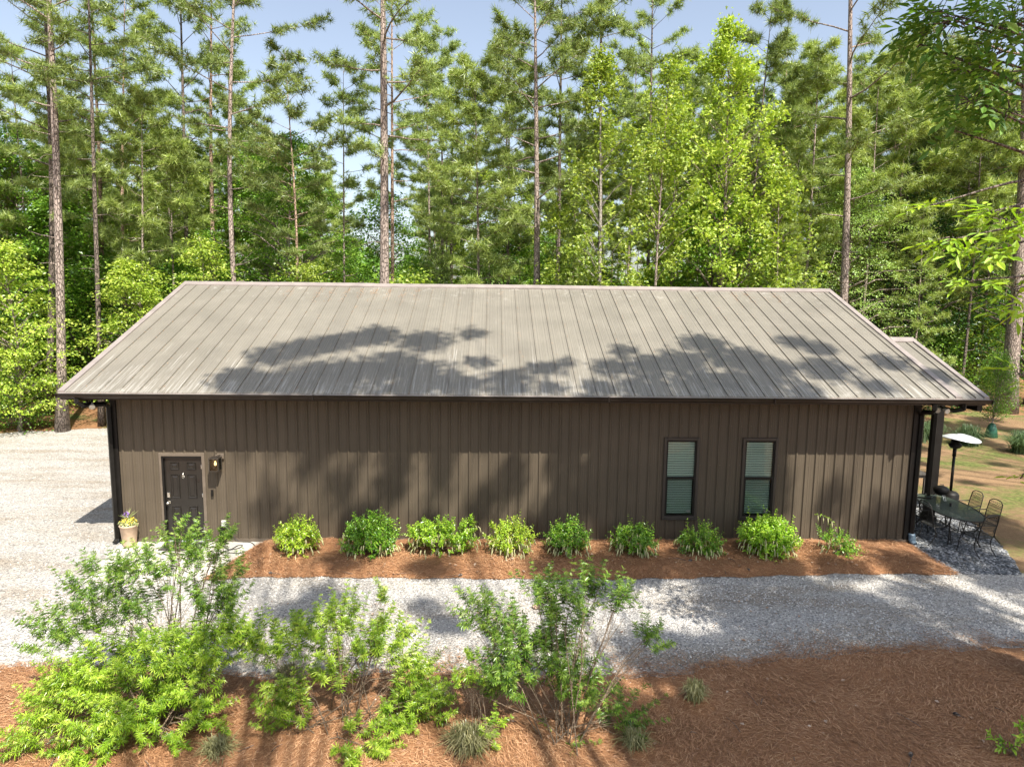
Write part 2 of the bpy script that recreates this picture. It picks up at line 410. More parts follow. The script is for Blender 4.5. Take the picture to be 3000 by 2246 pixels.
# ---- ground materials
def gravel_mat(name, cols, s=38.0):
    m, nt, out = new_mat(name)
    co = mapping(nt, (1, 1, 1), 'Position')
    v = N(nt, 'TexVoronoi', i_Scale=s); L(nt, co, v.inputs[0])
    ve = N(nt, 'TexVoronoi', i_Scale=s * 0.45); L(nt, co, ve.inputs[0])
    sp = N(nt, 'SeparateColor'); L(nt, v.outputs['Color'], sp.inputs[0])
    r = ramp(nt, [(0.0, cols[0]), (0.35, cols[1]), (1.0, cols[2])], sp.outputs[0])
    cs = mapping(nt, (0.28, 0.95, 1), 'Position', (0, 0, 0.06))
    n = N(nt, 'TexNoise', i_Scale=1.0, i_Detail=7.0, i_Roughness=0.68); L(nt, cs, n.inputs[0])
    dn = ramp(nt, [(0.36, (0.74, 0.66, 0.56)), (0.50, (0.94, 0.92, 0.88)), (0.62, (1, 1, 1))], n.outputs[0])
    c = mixc(nt, 1.0, r.outputs[0], dn.outputs[0], 'MULTIPLY')
    n2 = N(nt, 'TexNoise', i_Scale=2.2, i_Detail=7.0, i_Roughness=0.75); L(nt, co, n2.inputs[0])
    lf = ramp(nt, [(0.62, (0, 0, 0)), (0.75, (0.45, 0.45, 0.45))], n2.outputs[0])
    c = mixc(nt, lf.outputs[0], c, (0.30, 0.20, 0.12))
    p = N(nt, 'BsdfPrincipled', i_Roughness=0.9); L(nt, c, p.inputs['Base Color'])
    h = N(nt, 'Math', operation='MULTIPLY_ADD', i_1=0.6); L(nt, ve.outputs['Distance'], h.inputs[0]); L(nt, v.outputs['Distance'], h.inputs[2])
    L(nt, bump(nt, h.outputs[0], 1.0, 0.03), p.inputs['Normal'])
    L(nt, p.outputs[0], out.inputs[0])
    return m
M['gravel'] = gravel_mat('crushed_pale_gravel', [(0.20, 0.195, 0.19), (0.37, 0.36, 0.345), (0.54, 0.525, 0.50)])
M['rocks'] = gravel_mat('grey_stone_bed', [(0.04, 0.045, 0.05), (0.12, 0.125, 0.13), (0.24, 0.245, 0.25)], 16.0)

def straw_mat(name, lo, mid, hi, green=0.0, gcol=(0.10, 0.13, 0.035), s=1.0):
    m, nt, out = new_mat(name)
    co = mapping(nt, (1, 1, 1), 'Position')
    n = N(nt, 'TexNoise', i_Scale=34.0 * s, i_Detail=6.0, i_Roughness=0.75, i_Distortion=2.5); L(nt, co, n.inputs[0])
    r = ramp(nt, [(0.30, lo), (0.50, mid), (0.72, hi)], n.outputs[0])
    b = N(nt, 'TexNoise', i_Scale=0.8, i_Detail=5.0, i_Roughness=0.65); L(nt, co, b.inputs[0])
    bv = N(nt, 'MapRange', i_1=0.3, i_2=0.7, i_3=0.75, i_4=1.2); L(nt, b.outputs[0], bv.inputs[0])
    hs = N(nt, 'HueSaturation'); L(nt, r.outputs[0], hs.inputs['Color']); L(nt, bv.outputs[0], hs.inputs['Value'])
    c = hs.outputs[0]
    if green > 0:
        g = N(nt, 'TexNoise', i_Scale=0.42, i_Detail=8.0, i_Roughness=0.7, i_Distortion=0.6); L(nt, co, g.inputs[0])
        gm = ramp(nt, [(0.60 - green * 0.2, (0, 0, 0)), (0.72 - green * 0.2, (1, 1, 1))], g.outputs[0])
        gn = N(nt, 'TexNoise', i_Scale=9.0, i_Detail=4.0); L(nt, co, gn.inputs[0])
        gr = ramp(nt, [(0.3, tuple(x * 0.5 for x in gcol)), (0.7, tuple(x * 1.5 for x in gcol))], gn.outputs[0])
        c = mixc(nt, gm.outputs[0], c, gr.outputs[0])
    p = N(nt, 'BsdfPrincipled', i_Roughness=0.95); L(nt, c, p.inputs['Base Color'])
    p.inputs['Specular IOR Level'].default_value = 0.2
    L(nt, bump(nt, n.outputs[0], 0.9, 0.03), p.inputs['Normal'])
    L(nt, p.outputs[0], out.inputs[0])
    return m
M['straw'] = straw_mat('pine_straw', (0.14, 0.066, 0.032), (0.34, 0.172, 0.084), (0.54, 0.33, 0.18))
M['forest'] = straw_mat('forest_floor', (0.14, 0.065, 0.030), (0.26, 0.135, 0.065), (0.40, 0.25, 0.14), 0.55, (0.05, 0.085, 0.022), 0.5)
M['lawn'] = straw_mat('patchy_lawn', (0.12, 0.068, 0.034), (0.235, 0.150, 0.082), (0.36, 0.255, 0.15), 0.62, (0.12, 0.14, 0.04), 0.6)
M['needle_brown'] = leaf_mat('fallen_needles', [(0.12, 0.055, 0.026), (0.34, 0.172, 0.084), (0.62, 0.40, 0.23)], 0.1, 0.5, gloss=0.04)
M['litter'] = leaf_mat('dry_leaf', [(0.20, 0.11, 0.06), (0.40, 0.26, 0.17), (0.55, 0.45, 0.36)], 0.1, 0.5)

def stone_mat(name, cols):
    m, nt, out = new_mat(name)
    geo = N(nt, 'NewGeometry')
    r = ramp(nt, [(i / (len(cols) - 1), c) for i, c in enumerate(cols)], geo.outputs['Random Per Island'])
    n = N(nt, 'TexNoise', i_Scale=60.0, i_Detail=3.0); L(nt, geo.outputs['Position'], n.inputs[0])
    vr = N(nt, 'MapRange', i_3=0.8, i_4=1.2); L(nt, n.outputs[0], vr.inputs[0])
    hs = N(nt, 'HueSaturation'); L(nt, r.outputs[0], hs.inputs['Color']); L(nt, vr.outputs[0], hs.inputs['Value'])
    p = N(nt, 'BsdfPrincipled', i_Roughness=0.8); L(nt, hs.outputs[0], p.inputs['Base Color'])
    L(nt, p.outputs[0], out.inputs[0])
    return m
M['stones'] = stone_mat('gravel_stones', [(0.22, 0.215, 0.21), (0.38, 0.37, 0.355), (0.50, 0.49, 0.465), (0.62, 0.60, 0.57)])
M['dstones'] = stone_mat('grey_stones', [(0.04, 0.045, 0.05), (0.10, 0.11, 0.12), (0.19, 0.20, 0.215), (0.36, 0.37, 0.38)])

# ------------------------------------------------------------------ ground
def wob(x, y, s=1.0, ph=0.0):
    return (np.sin(x * 1.7 * s + ph) * np.cos(y * 2.1 * s + 1.3 * ph) + 0.6 * np.sin(x * 4.3 * s + y * 3.1 * s + ph)
            + 0.35 * np.sin(x * 9.1 * s - y * 7.3 * s + 2 * ph)) / 1.95
def interp(x, pts):
    p = np.array(pts); return np.interp(x, p[:, 0], p[:, 1])
def strip(name, mat, xs, lo, hi, zf, ny=8, kind='structure'):
    xs = np.asarray(xs, float); yl = lo(xs); yh = hi(xs)
    t = np.linspace(0, 1, ny)
    Y = yl[:, None] + (yh - yl)[:, None] * t; X = np.repeat(xs[:, None], ny, 1)
    V = np.stack([X, Y, zf(X, Y)], -1).reshape(-1, 3)
    nx = len(xs); i = np.arange(nx - 1)[:, None] * ny; j = np.arange(ny - 1)[None]
    f = np.stack([i + j, i + ny + j, i + ny + j + 1, i + j + 1], -1).reshape(-1, 4)
    b = MB(); b.add(V, f, True)
    return b.build(name, mat, kind=kind)

EDGE = [(-60, -5.9), (-10, -5.7), (1.7, -5.35), (2.1, -5.2), (5.4, -5.6), (8.4, -5.47), (9.4, -5.76), (11.5, -5.68), (12.6, -5.4),
        (13.8, -5.17), (15.6, -4.93), (18, -4.83), (30, -4.5), (70, -4)]
def front_edge(x): return interp(x, EDGE) + 0.05 * np.sin(x * 5.1) + 0.03 * np.sin(x * 13.7 + 1)
BLO = [(3.4, -2.1), (4.7, -1.96), (6.8, -2.0), (9.5, -2.07), (12.3, -2.07), (14.5, -1.96), (16.7, -1.82), (18.9, -1.86)]
def bed_lo(x): return interp(x, BLO) + 0.03 * np.sin(x * 4.7) + 0.02 * np.sin(x * 11.3)
def bed_hi(x): return np.minimum(-0.015, (x - 4.08) * 3.05)
def sst(x): x = np.clip(x, 0, 1); return x * x * (3 - 2 * x)
def z_front(x, y):
    d = front_edge(x) - y
    return 0.016 + 0.07 * sst(d / 0.7) + 0.03 * wob(x, y, 1.0) * sst(d / 0.5)
def z_bed(x, y):
    d = np.minimum(y - bed_lo(x), np.minimum((x - 3.4) * 0.8, (18.95 - x) * 0.8))
    return 0.018 + 0.11 * sst(d / 0.45) * (1 - 0.4 * sst((y + 0.5) / 0.5)) + 0.03 * wob(x, y, 1.6, 2) * sst(d / 0.4)

b = MB()
g = np.concatenate([np.linspace(-420, -60, 10), np.linspace(-50, 90, 36), np.linspace(110, 450, 10)])
gx, gy = np.meshgrid(g, g, indexing='ij')
# the wood lies on gently rolling land that stays level near the house
rr = np.hypot(gx - 9, gy - 5)
gz = np.where(rr > 45, (np.sin(gx * 0.035) + np.cos(gy * 0.041)) * 0.8 * np.clip((rr - 45) / 60, 0, 1), 0)
n_ = len(g); i = np.arange(n_ - 1)[:, None] * n_; j = np.arange(n_ - 1)[None]
b.add(np.stack([gx, gy, gz], -1).reshape(-1, 3), np.stack([i + j, i + n_ + j, i + n_ + j + 1, i + j + 1], -1).reshape(-1, 4), True)
b.build('ground', M['forest'], kind='structure')

LOT_HI = [(-60, 10), (-30, 9.5), (-10.3, 11.8), (-8.7, 12.35), (-7, 13.0), (-3, 13.6), (20, 14.2), (22, 14.0)]
strip('lawn', M['lawn'], np.linspace(18.9, 75, 60), lambda x: x * 0 - 5.5, lambda x: interp(x, [(18.9, 14), (30, 17), (45, 20), (75, 14)]) + 0.8 * np.sin(x), lambda x, y: x * 0 + 0.004, 10)
strip('gravel_lot', M['gravel'], np.linspace(-60, 0.66, 90), lambda x: x * 0 - 6.6, lambda x: interp(x, LOT_HI) + 0.15 * np.sin(x * 3.1) + 0.08 * np.sin(x * 7.7), lambda x, y: 0.008 + 0 * x, 10)
strip('rear_gravel', M['gravel'], np.linspace(0.66, 21, 40), lambda x: x * 0 + 11.1, lambda x: interp(x, LOT_HI) + 0.15 * np.sin(x * 3.1), lambda x, y: 0.008 + 0 * x, 4)
strip('gravel_road', M['gravel'], np.linspace(0.66, 70, 160), lambda x: front_edge(x) - 0.5, lambda x: interp(x, [(0, 0), (18.8, 0), (18.95, -1.78), (21, -1.8), (26, -1.6), (70, -1.0)]) + 0.03 * np.sin(x * 6), lambda x, y: 0.008 + 0 * x, 8)
def lo_near(x): return x * 0 - 14.0
strip('front_mulch', M['straw'], np.concatenate([np.linspace(-60, 0, 25), np.linspace(0.1, 22, 260), np.linspace(23, 70, 20)]), lo_near, front_edge, z_front, 110)
strip('rear_mulch', M['straw'], np.linspace(-60, 70, 60), lambda x: x * 0 - 60, lambda x: x * 0 - 14.0, lambda x, y: 0.086 + 0 * x, 4)
strip('mulch_bed', M['straw'], np.linspace(3.4, 18.95, 240), bed_lo, lambda x: np.maximum(bed_hi(x), bed_lo(x) + 0.001), z_bed, 34)

b = MB()
RP_ = [(18.64, -1.83), (20.25, -1.86), (20.62, -1.2), (21.2, .15), (21.5, 1.5), (21.65, 3.4), (21.65, 8), (18.98, 8), (18.98, -0.02), (18.7, -1.4)]
b.add([(x, y, 0.012) for x, y in RP_], [list(range(len(RP_)))])
b.build('stone_patio', M['rocks'], kind='structure')
b = MB()
SL = [(0.72, 0.0), (4.08, 0.0), (3.72, -1.42), (3.42, -2.12), (1.05, -2.12)]
top = [(x, y, 0.03) for x, y in SL]; bot = [(x, y, 0.0) for x, y in SL]
b.add(top + bot, [[0, 4, 3, 2, 1]][0:1]); b.add(top + bot, [(k, (k + 1) % 5, 5 + (k + 1) % 5, 5 + k) for k in range(5)])
b.build('concrete_doorstep', M['concrete'], kind='structure')

# loose stones, needles and dry leaves on those surfaces
def octa(sx, sy, sz):
    return np.array([(sx, 0, 0), (0, sy, 0), (-sx, 0, 0), (0, -sy, 0), (0.2 * sx, 0.1 * sy, sz), (0, 0, -sz)]), np.array([(0,1,4),(1,2,4),(2,3,4),(3,0,4),(1,0,5),(2,1,5),(3,2,5),(0,3,5)])
def scatter_stones(name, mat, n, fx, zf, smin, smax, flat=0.45):
    b = MB()
    for k in range(3):
        tv, tf = octa(1, [0.7, 0.85, 0.6][k], [0.5, 0.6, 0.4][k])
        x, y = fx(n // 3); m = len(x)
        sc = rng.uniform(smin, smax, m) * rng.uniform(0.6, 1.0, m)
        rot = rand_rot(m, np.tile([0, 0, 1.0], (m, 1)), 0.22)
        b.inst(tv, tf, np.stack([x, y, zf(x, y) + sc * 0.15], -1), rot, sc)
    return b.build(name, mat, kind='stuff')
def on_road(n):
    x = rng.uniform(0.7, 21.5, n * 2); lo = front_edge(x) - 0.15; hi = np.where(x < 18.9, np.where(x > 3.45, bed_lo(x) + 0.02, -2.1), -1.78)
    y = lo + (hi - lo) * rng.uniform(0, 1, n * 2); return x[:n], y[:n]
def on_lot(n):
    x = rng.uniform(-11, 0.6, n); t = rng.uniform(0, 1, n); y = -5.4 + (interp(x, LOT_HI) + 5.4) * t ** 1.5; return x, y
zg = lambda x, y: 0.008 + 0 * x
o = scatter_stones('road_gravel_stones', M['stones'], 24000, on_road, zg, 0.012, 0.032)
tag(o, 'loose crushed pale gravel covering the drive before the building', 'gravel')
o = scatter_stones('lot_gravel_stones', M['stones'], 9000, on_lot, zg, 0.014, 0.034)
tag(o, 'loose pale gravel on the sunny lot left of the building', 'gravel')
def in_poly(x, y, P):
    P = np.array(P); ins = np.zeros(len(x), bool); j = len(P) - 1
    for i in range(len(P)):
        c = ((P[i, 1] > y) != (P[j, 1] > y)) & (x < (P[j, 0] - P[i, 0]) * (y - P[i, 1]) / (P[j, 1] - P[i, 1] + 1e-12) + P[i, 0])
        ins ^= c; j = i
    return ins
def on_rocks(n):
    x = rng.uniform(18.6, 21.7, n * 3); y = -1.9 + 9 * rng.uniform(0, 1, n * 3) ** 1.3; k = in_poly(x, y, RP_); return x[k][:n], y[k][:n]
o = scatter_stones('patio_stones', M['dstones'], 6500, on_rocks, lambda x, y: 0.014 + 0 * x, 0.03, 0.062)
tag(o, 'bed of grey and dark slate stones under the iron patio furniture', 'stones')

def scatter_needles(name, n, fx, zf, lmin=0.09, lmax=0.2, w=0.0032, mat='needle_brown', lift=0.02):
    x, y = fx(n); m = len(x)
    tv = np.array([(-0.5, -0.012, 0), (0.0, 0.0, 0.06), (0.5, 0.0, 0), (0, 0.03, 0.03)]); tv = np.array([(-0.5, 0, 0), (0, -1, 0.05), (0.5, 0, 0), (0, 1, 0.05)])
    L_ = rng.uniform(lmin, lmax, m)
    th = rng.uniform(0, 2 * np.pi, m) ; th = np.where(rng.random(m) < 0.5, th, np.sin(x * 1.3 + y) * 1.2 + rng.normal(0, .4, m))
    c, s = np.cos(th), np.sin(th); tilt = rng.normal(0, 0.16, m)
    V = np.zeros((m, 4, 3))
    for k, (a, bb, dz) in enumerate([(-.5, 0, 0), (0, -1, .04), (.5, 0, 0), (0, 1, .04)]):
        u = a * L_; v = bb * w
        V[:, k, 0] = x + u * c - v * s; V[:, k, 1] = y + u * s + v * c; V[:, k, 2] = u * tilt + dz * L_
    z = zf(x, y) + rng.uniform(0.002, lift, m) + np.abs(tilt) * L_ * 0.4
    V[:, :, 2] += z[:, None]
    b = MB(); b.add(V.reshape(-1, 3), np.arange(m * 4).reshape(-1, 4)); return b.build(name, M[mat], kind='stuff')
def on_front(n):
    x = rng.uniform(-1, 17.5, n); t = rng.uniform(0, 1, n); y = front_edge(x) + 0.10 - 3.0 * t; return x, y
o = scatter_needles('front_straw_needles', 85000, on_front, z_front, 0.07, 0.16, 0.0034)
tag(o, 'fallen pine straw needles covering the near mulch bank', 'pine straw')
def on_bed(n):
    x = rng.uniform(3.42, 18.93, n); lo = bed_lo(x) - 0.03; hi = bed_hi(x); y = lo + np.maximum(hi - lo, 0) * rng.uniform(0, 1, n); return x, y
o = scatter_needles('bed_straw_needles', 36000, on_bed, z_bed, 0.08, 0.18, 0.0042)
tag(o, 'pine straw needles mulching the bed along the wall', 'pine straw')
def on_spill(n):   # straw blown over the edge of the drive
    x = rng.uniform(8, 19, n); y = front_edge(x) + np.abs(rng.normal(0, 0.28, n)) * (0.4 + 0.8 * (np.sin(x * 2.3) > 0.1)); return x, y
o = scatter_needles('drive_edge_needles', 4200, on_spill, lambda x, y: 0.03 + 0 * x, 0.08, 0.16, 0.0038)
tag(o, 'drifts of brown needles spilling over the drive edge', 'pine straw')
lf_v = np.array([(0, 0, 0), (0.5, -0.35, 0.12), (1, 0, 0.05), (0.5, 0.35, 0.15)]); lf_f = np.array([(0, 1, 2), (0, 2, 3)])
b = MB(); n = 420
x = np.concatenate([rng.uniform(4, 18.5, 170), rng.uniform(2, 16, 250)]); y = np.concatenate([rng.uniform(-2.1, -0.9, 170), rng.uniform(-8.5, -3, 250)])
z = np.concatenate([z_bed(x[:170], y[:170]) + 0.03, np.where(y[170:] < front_edge(x[170:]), z_front(x[170:], y[170:]) + 0.03, 0.03)])
b.inst(lf_v, lf_f, np.stack([x, y, z], -1), rand_rot(n, np.tile([0, 0, 1.0], (n, 1)), 0.35), rng.uniform(0.03, 0.085, n))
o = b.build('leaf_litter', M['litter'], kind='stuff'); tag(o, 'scattered dry brown and grey leaves on mulch and gravel', 'leaf litter')

# ------------------------------------------------------------------ the building
X0, X1, YB = 0.655, 18.943, 11.1
S = 0.4064
SL_ = 0.37816; EY, EZ = -0.738, 3.574
RY = 5.50
def rz(y): return EZ + SL_ * (y - EY)
house = empty('metal_building', (X0, 0, 0), label='long brown metal sided building with ribbed metal roof beside the gravel drive', cat='building')
def hp(b, name, mats, parent=None):
    """part of the building, given in world coordinates"""
    o = b.build(name, mats)
    o.parent = parent or house
    off = Vector((0, 0, 0)); p = o.parent
    while p: off += p.location; p = p.parent
    o.location = -off
    return o

WIN = [(13.11, 13.83), (14.93, 15.65)]; WZ = (0.64, 2.46)
DOOR = (1.66, 2.62, 0.03, 2.06)
OPEN = [(a, b_, WZ[0], WZ[1]) for a, b_ in WIN] + [DOOR]
ZT = 3.52
# sheet profile: four trapezoid ribs per 3 ft sheet, two low swages between
prof = []
for r_ in range(4):
    c_ = 0.18 + 0.2286 * r_
    prof += [(c_ - 0.034, 0.0), (c_ - 0.011, -0.030), (c_ + 0.011, -0.030), (c_ + 0.034, 0.0)]
    for q_ in (0.083, 0.145):
        prof += [(c_ + q_ - 0.008, 0.0), (c_ + q_, -0.004), (c_ + q_ + 0.008, 0.0)]
prof = [(0.0, 0.0)] + [p for p in prof if p[0] < 0.9140] + [(0.9144, 0.0)]
prof.sort()
def sheet(x0, x1, z0, z1, openings, thick_y=0.0):
    b = MB()
    xs = [(x0 + a, y) for a, y in prof if x0 + a <= x1 + 1e-6]
    # cut the profile exactly at the edges of openings
    cuts = sorted({c for o_ in openings for c in (o_[0], o_[1]) if x0 < c < x1})
    for c in cuts:
        for k in range(len(xs) - 1):
            if xs[k][0] < c < xs[k + 1][0]:
                t = (c - xs[k][0]) / (xs[k + 1][0] - xs[k][0]); xs.insert(k + 1, (c, xs[k][1] + t * (xs[k + 1][1] - xs[k][1]))); break
    for (a, ya), (c, yc) in zip(xs[:-1], xs[1:]):
        m = (a + c) / 2; zz = [(z0, z1)]
        for (ox0, ox1, oz0, oz1) in openings:
            if ox0 < m < ox1: zz = [(p, q) for p, q in ((z0, oz0), (oz1, z1)) if q - p > 0.002]
        for p, q in zz: b.add([(a, ya, p), (c, yc, p), (c, yc, q), (a, ya, q)], [(0, 1, 2, 3)])
    return b
# wall carcass behind the sheets (a slab with the openings left out)
b = MB()
def slab_open(b, x0, x1, z0, z1, y0, y1, ops):
    xs = sorted({x0, x1, *[o_[0] for o_ in ops], *[o_[1] for o_ in ops]})
    for a, c in zip(xs[:-1], xs[1:]):
        m = (a + c) / 2; zz = [(z0, z1)]
        for o_ in ops:
            if o_[0] < m < o_[1]: zz = [(p, q) for p, q in ((z0, o_[2]), (o_[3], z1)) if q - p > 0.002]
        for p, q in zz: b.box(a, c, y0, y1, p, q)
slab_open(b, X0 + 0.01, X1 - 0.01, 0.0, ZT, 0.006, 0.12, OPEN)
front = hp(b, 'front_wall', M['wall'])
front['label'] = 'long front wall of brown ribbed sheets'
shared = None
for k in range(20):
    a = X0 + 0.9144 * k; ops = [o_ for o_ in OPEN if o_[1] > a and o_[0] < a + 0.9144]
    if ops:
        o = hp(sheet(a, a + 0.9144, 0.09, ZT, ops), 'wall_panel', M['wall'], front)
    else:
        if shared is None: shared = sheet(0, 0.9144, 0.09, ZT, []).mesh('wall_panel', M['wall'])
        o = bpy.data.objects.new('wall_panel', shared); COL.objects.link(o); o.parent = front
        o.location = Vector((a, -0.0005 * (k % 2), 0))
b = MB()
for zf_ in (0.22, 0.95, 1.86, 2.78):
    for k in range(79):
        x = X0 + 0.18 + .2286 * k + .055
        if not any(o_[0] - .06 < x < o_[1] + .06 and o_[2] - .06 < zf_ < o_[3] + .06 for o_ in OPEN) and x < X1 - .15:
            b.tube([(x, 0.0, zf_), (x, -.006, zf_)], .009, 6)
hp(b, 'fasteners', M['trim'], front)['kind'] = 'stuff'
b = MB(); b.box(X0 + .02, DOOR[0] - 0.03, -0.046, 0.004, 0.032, 0.088); b.box(DOOR[1] + 0.03, X1 - 0.02, -0.046, 0.004, 0.0, 0.088)
b.box(X0 + .02, DOOR[0] - 0.03, -0.05, -0.0, 0.088, 0.096); b.box(DOOR[1] + 0.03, X1 - 0.02, -0.05, 0.0, 0.088, 0.096)
hp(b, 'base_trim', M['trim'], front)
for a, c in ((X0 - 0.012, X0 + 0.10), (X1 - 0.13, X1 + 0.03)):
    b = MB(); b.bbox(a, c, -0.045, 0.06, 0.0, ZT, 0.006); hp(b, 'corner_trim', M['black'])
# gable and rear walls
for nm, xa, xb in (('left_gable_wall', X0, X0 + 0.1), ('right_gable_wall', X1 - 0.1, X1)):
    b = MB(); P5 = [(0.13, 0), (YB, 0), (YB, rz(0) - 0.08), (RY, rz(RY) - 0.10), (0.13, rz(0.13) - 0.10)]
    v = [(xa, y, z) for y, z in P5] + [(xb, y, z) for y, z in P5]
    b.add(v, [[4, 3, 2, 1, 0]]); b.add(v, [[5, 6, 7, 8, 9]]); b.add(v, [(k, (k + 1) % 5, 5 + (k + 1) % 5, 5 + k) for k in range(5)])
    xo = xa if xa < 5 else xb; s_ = -1 if xa < 5 else 1
    for k in range(47):
        y = 0.3 + k * 0.2286
        if y < YB - 0.1: b.box(min(xo, xo + s_ * 0.03), max(xo, xo + s_ * 0.03), y - 0.02, y + 0.02, 0.05, (rz(y) if y < RY else rz(2 * RY - y)) - 0.12)
    hp(b, nm, M['wall'])
b = MB(); b.box(X0, X1, YB, YB + 0.1, 0, rz(0) - 0.05); hp(b, 'rear_wall', M['wall'])

# roof: deck slopes with a standing seam sheet every 16 inches
XR0, XR1 = 0.03, 19.33
b = MB()
for sgn in (0, 1):
    ya, yb_ = (EY + 0.02, RY) if sgn == 0 else (2 * RY - EY - 0.02, RY)
    za, zb = rz(EY + 0.02) - 0.012, rz(RY) - 0.012
    v = [(XR0 + .01, ya, za), (XR1 - .01, ya, za), (XR1 - .01, yb_, zb), (XR0 + .01, yb_, zb), (XR0 + .01, ya, za - .12), (XR1 - .01, ya, za - .12), (XR1 - .01, yb_, zb - .12), (XR0 + .01, yb_, zb - .12)]
    b.add(v, [(0, 1, 2, 3), (7, 6, 5, 4), (0, 4, 5, 1), (1, 5, 6, 2), (3, 2, 6, 7), (0, 3, 7, 4)])
roof = hp(b, 'roof', M['black'])
roof['label'] = 'low pitched roof of weathered grey tan standing seam sheets'
def roof_sheet(w, y0, y1, seam=True):
    """from x=0 to w; a folded seam stands on its left edge"""
    b = MB(); L_ = [(y0, rz(y0)), (y1, rz(y1))]
    t = 0.006; xs = [(0.0, 0.028), (0.009, 0.028), (0.011, 0.0)] if seam else [(0.0, 0.0)]
    for q in (0.108, 0.203, 0.305):
        if q + .01 < w - .02: xs += [(q - 0.010, 0), (q, 0.0045), (q + 0.010, 0)]
    xs += [(w - 0.003, 0.0), (w - 0.001, -0.006)]
    for (a, ha), (c, hc) in zip(xs[:-1], xs[1:]):
        b.add([(a, y0, rz(y0) + ha), (c, y0, rz(y0) + hc), (c, y1, rz(y1) + hc), (a, y1, rz(y1) + ha)], [(0, 1, 2, 3)])
    # seam side and the turned-down eave edge
    if seam: b.add([(0, y0, rz(y0) - .004), (0, y1, rz(y1) - .004), (0, y1, rz(y1) + .028), (0, y0, rz(y0) + .028)], [(0, 1, 2, 3)]); b.add([(0, y0, rz(y0)), (.009, y0, rz(y0)), (.009, y0, rz(y0) + .028), (0, y0, rz(y0) + .028)], [(0, 1, 2, 3)])
    b.add([(0.0, y0, rz(y0) - .02), (w - .002, y0, rz(y0) - .02), (w - .002, y0, rz(y0) + .001), (0, y0, rz(y0) + .001)], [(0, 1, 2, 3)])
    return b
me = roof_sheet(S, EY, RY - 0.06).mesh('roof_panel', M['roof'])
o = hp(roof_sheet(S - XR0, EY, RY - 0.06, False), 'roof_panel', M['roof'], roof); o.location.x += XR0
for k in range(1, 47):
    o = bpy.data.objects.new('roof_panel', me); COL.objects.link(o); o.parent = roof
    o.location = -Vector(house.location) - Vector(roof.location) + Vector((k * S, 0, 0.0006 * (k % 3)))
o = hp(roof_sheet(XR1 - 47 * S, EY, RY - 0.06), 'roof_panel', M['roof'], roof); o.location.x += 47 * S
# the far slope, seen only from above
b = MB()
for k in range(0, 48):
    a = max(XR0, k * S); c = min(XR1, (k + 1) * S) - 0.004
    ya, yb_ = 2 * RY - EY, RY + 0.06
    za, zb = rz(EY), rz(RY - 0.06)
    b.add([(a, ya, za), (c, ya, za), (c, yb_, zb), (a, yb_, zb)], [(1, 0, 3, 2)])
    b.add([(a, ya, za + .028), (a + .01, ya, za + .028), (a + .01, yb_, zb + .028), (a, yb_, zb + .028)], [(1, 0, 3, 2)])
    b.add([(a, ya, za), (a, yb_, zb), (a, yb_, zb + .028), (a, ya, za + .028)], [(0, 1, 2, 3)])
hp(b, 'far_roof_slope', M['roof'], roof)
# ridge cap, one 10 ft length after another, slightly out of line
zc = rz(RY) + 0.045
for k in range(7):
    a = XR0 - 0.05 + k * 2.79; c = min(a + 2.80, XR1 + 0.05); dz = [0, .008, -.004, .010, .003, -.006, .004][k] * 0.6
    yl = RY - 0.20; zl = rz(yl) + 0.034 + dz
    v = []
    for x in (a, c):
        v += [(x, yl, zl - 0.030), (x, yl, zl), (x, RY, zc + dz), (x, 2 * RY - yl, zl), (x, 2 * RY - yl, zl - 0.03), (x, RY, zc - 0.03)]
    b = MB(); b.add(v, [(0, 6, 7, 1), (1, 7, 8, 2), (2, 8, 9, 3), (3, 9, 10, 4)]); b.add(v, [[0, 1, 2, 3, 4, 5]]); b.add(v, [[11, 10, 9, 8, 7, 6]])
    hp(b, 'ridge_cap', M['ridge'], roof)
# rake trims
for a, c in ((XR0 - 0.06, XR0 + 0.075), (XR1 - 0.075, XR1 + 0.06)):
    for ya, yb_ in ((EY - 0.01, RY), (2 * RY - EY + 0.01, RY)):
        za, zb = rz(EY - .01) + 0.036, zc - 0.008
        b = MB(); v = [(a, ya, za), (c, ya, za), (c, yb_, zb), (a, yb_, zb), (a, ya, za - .16), (c, ya, za - .05), (c, yb_, zb - .05), (a, yb_, zb - .16)]
        if a > 5: v[4], v[5], v[6], v[7] = (a, ya, za - .05), (c, ya, za - .16), (c, yb_, zb - .16), (a, yb_, zb - .05)
        b.add(v, [(0, 1, 2, 3), (7, 6, 5, 4), (0, 4, 5, 1), (1, 5, 6, 2), (3, 2, 6, 7), (0, 3, 7, 4)])
        hp(b, 'rake_trim', M['ridge'], roof)
# soffit and fascia
b = MB(); b.box(XR0, 19.93, EY + 0.03, 0.0, 3.42, 3.44); b.box(XR0 - .01, 0.66, 0.0, RY * 2, 3.60, 3.61)
hp(b, 'soffit', M['gutter'], roof)
b = MB(); b.box(XR0 - .02, 19.94, EY + 0.005, EY + 0.03, 3.41, 3.555); hp(b, 'fascia', M['gutter'], roof)
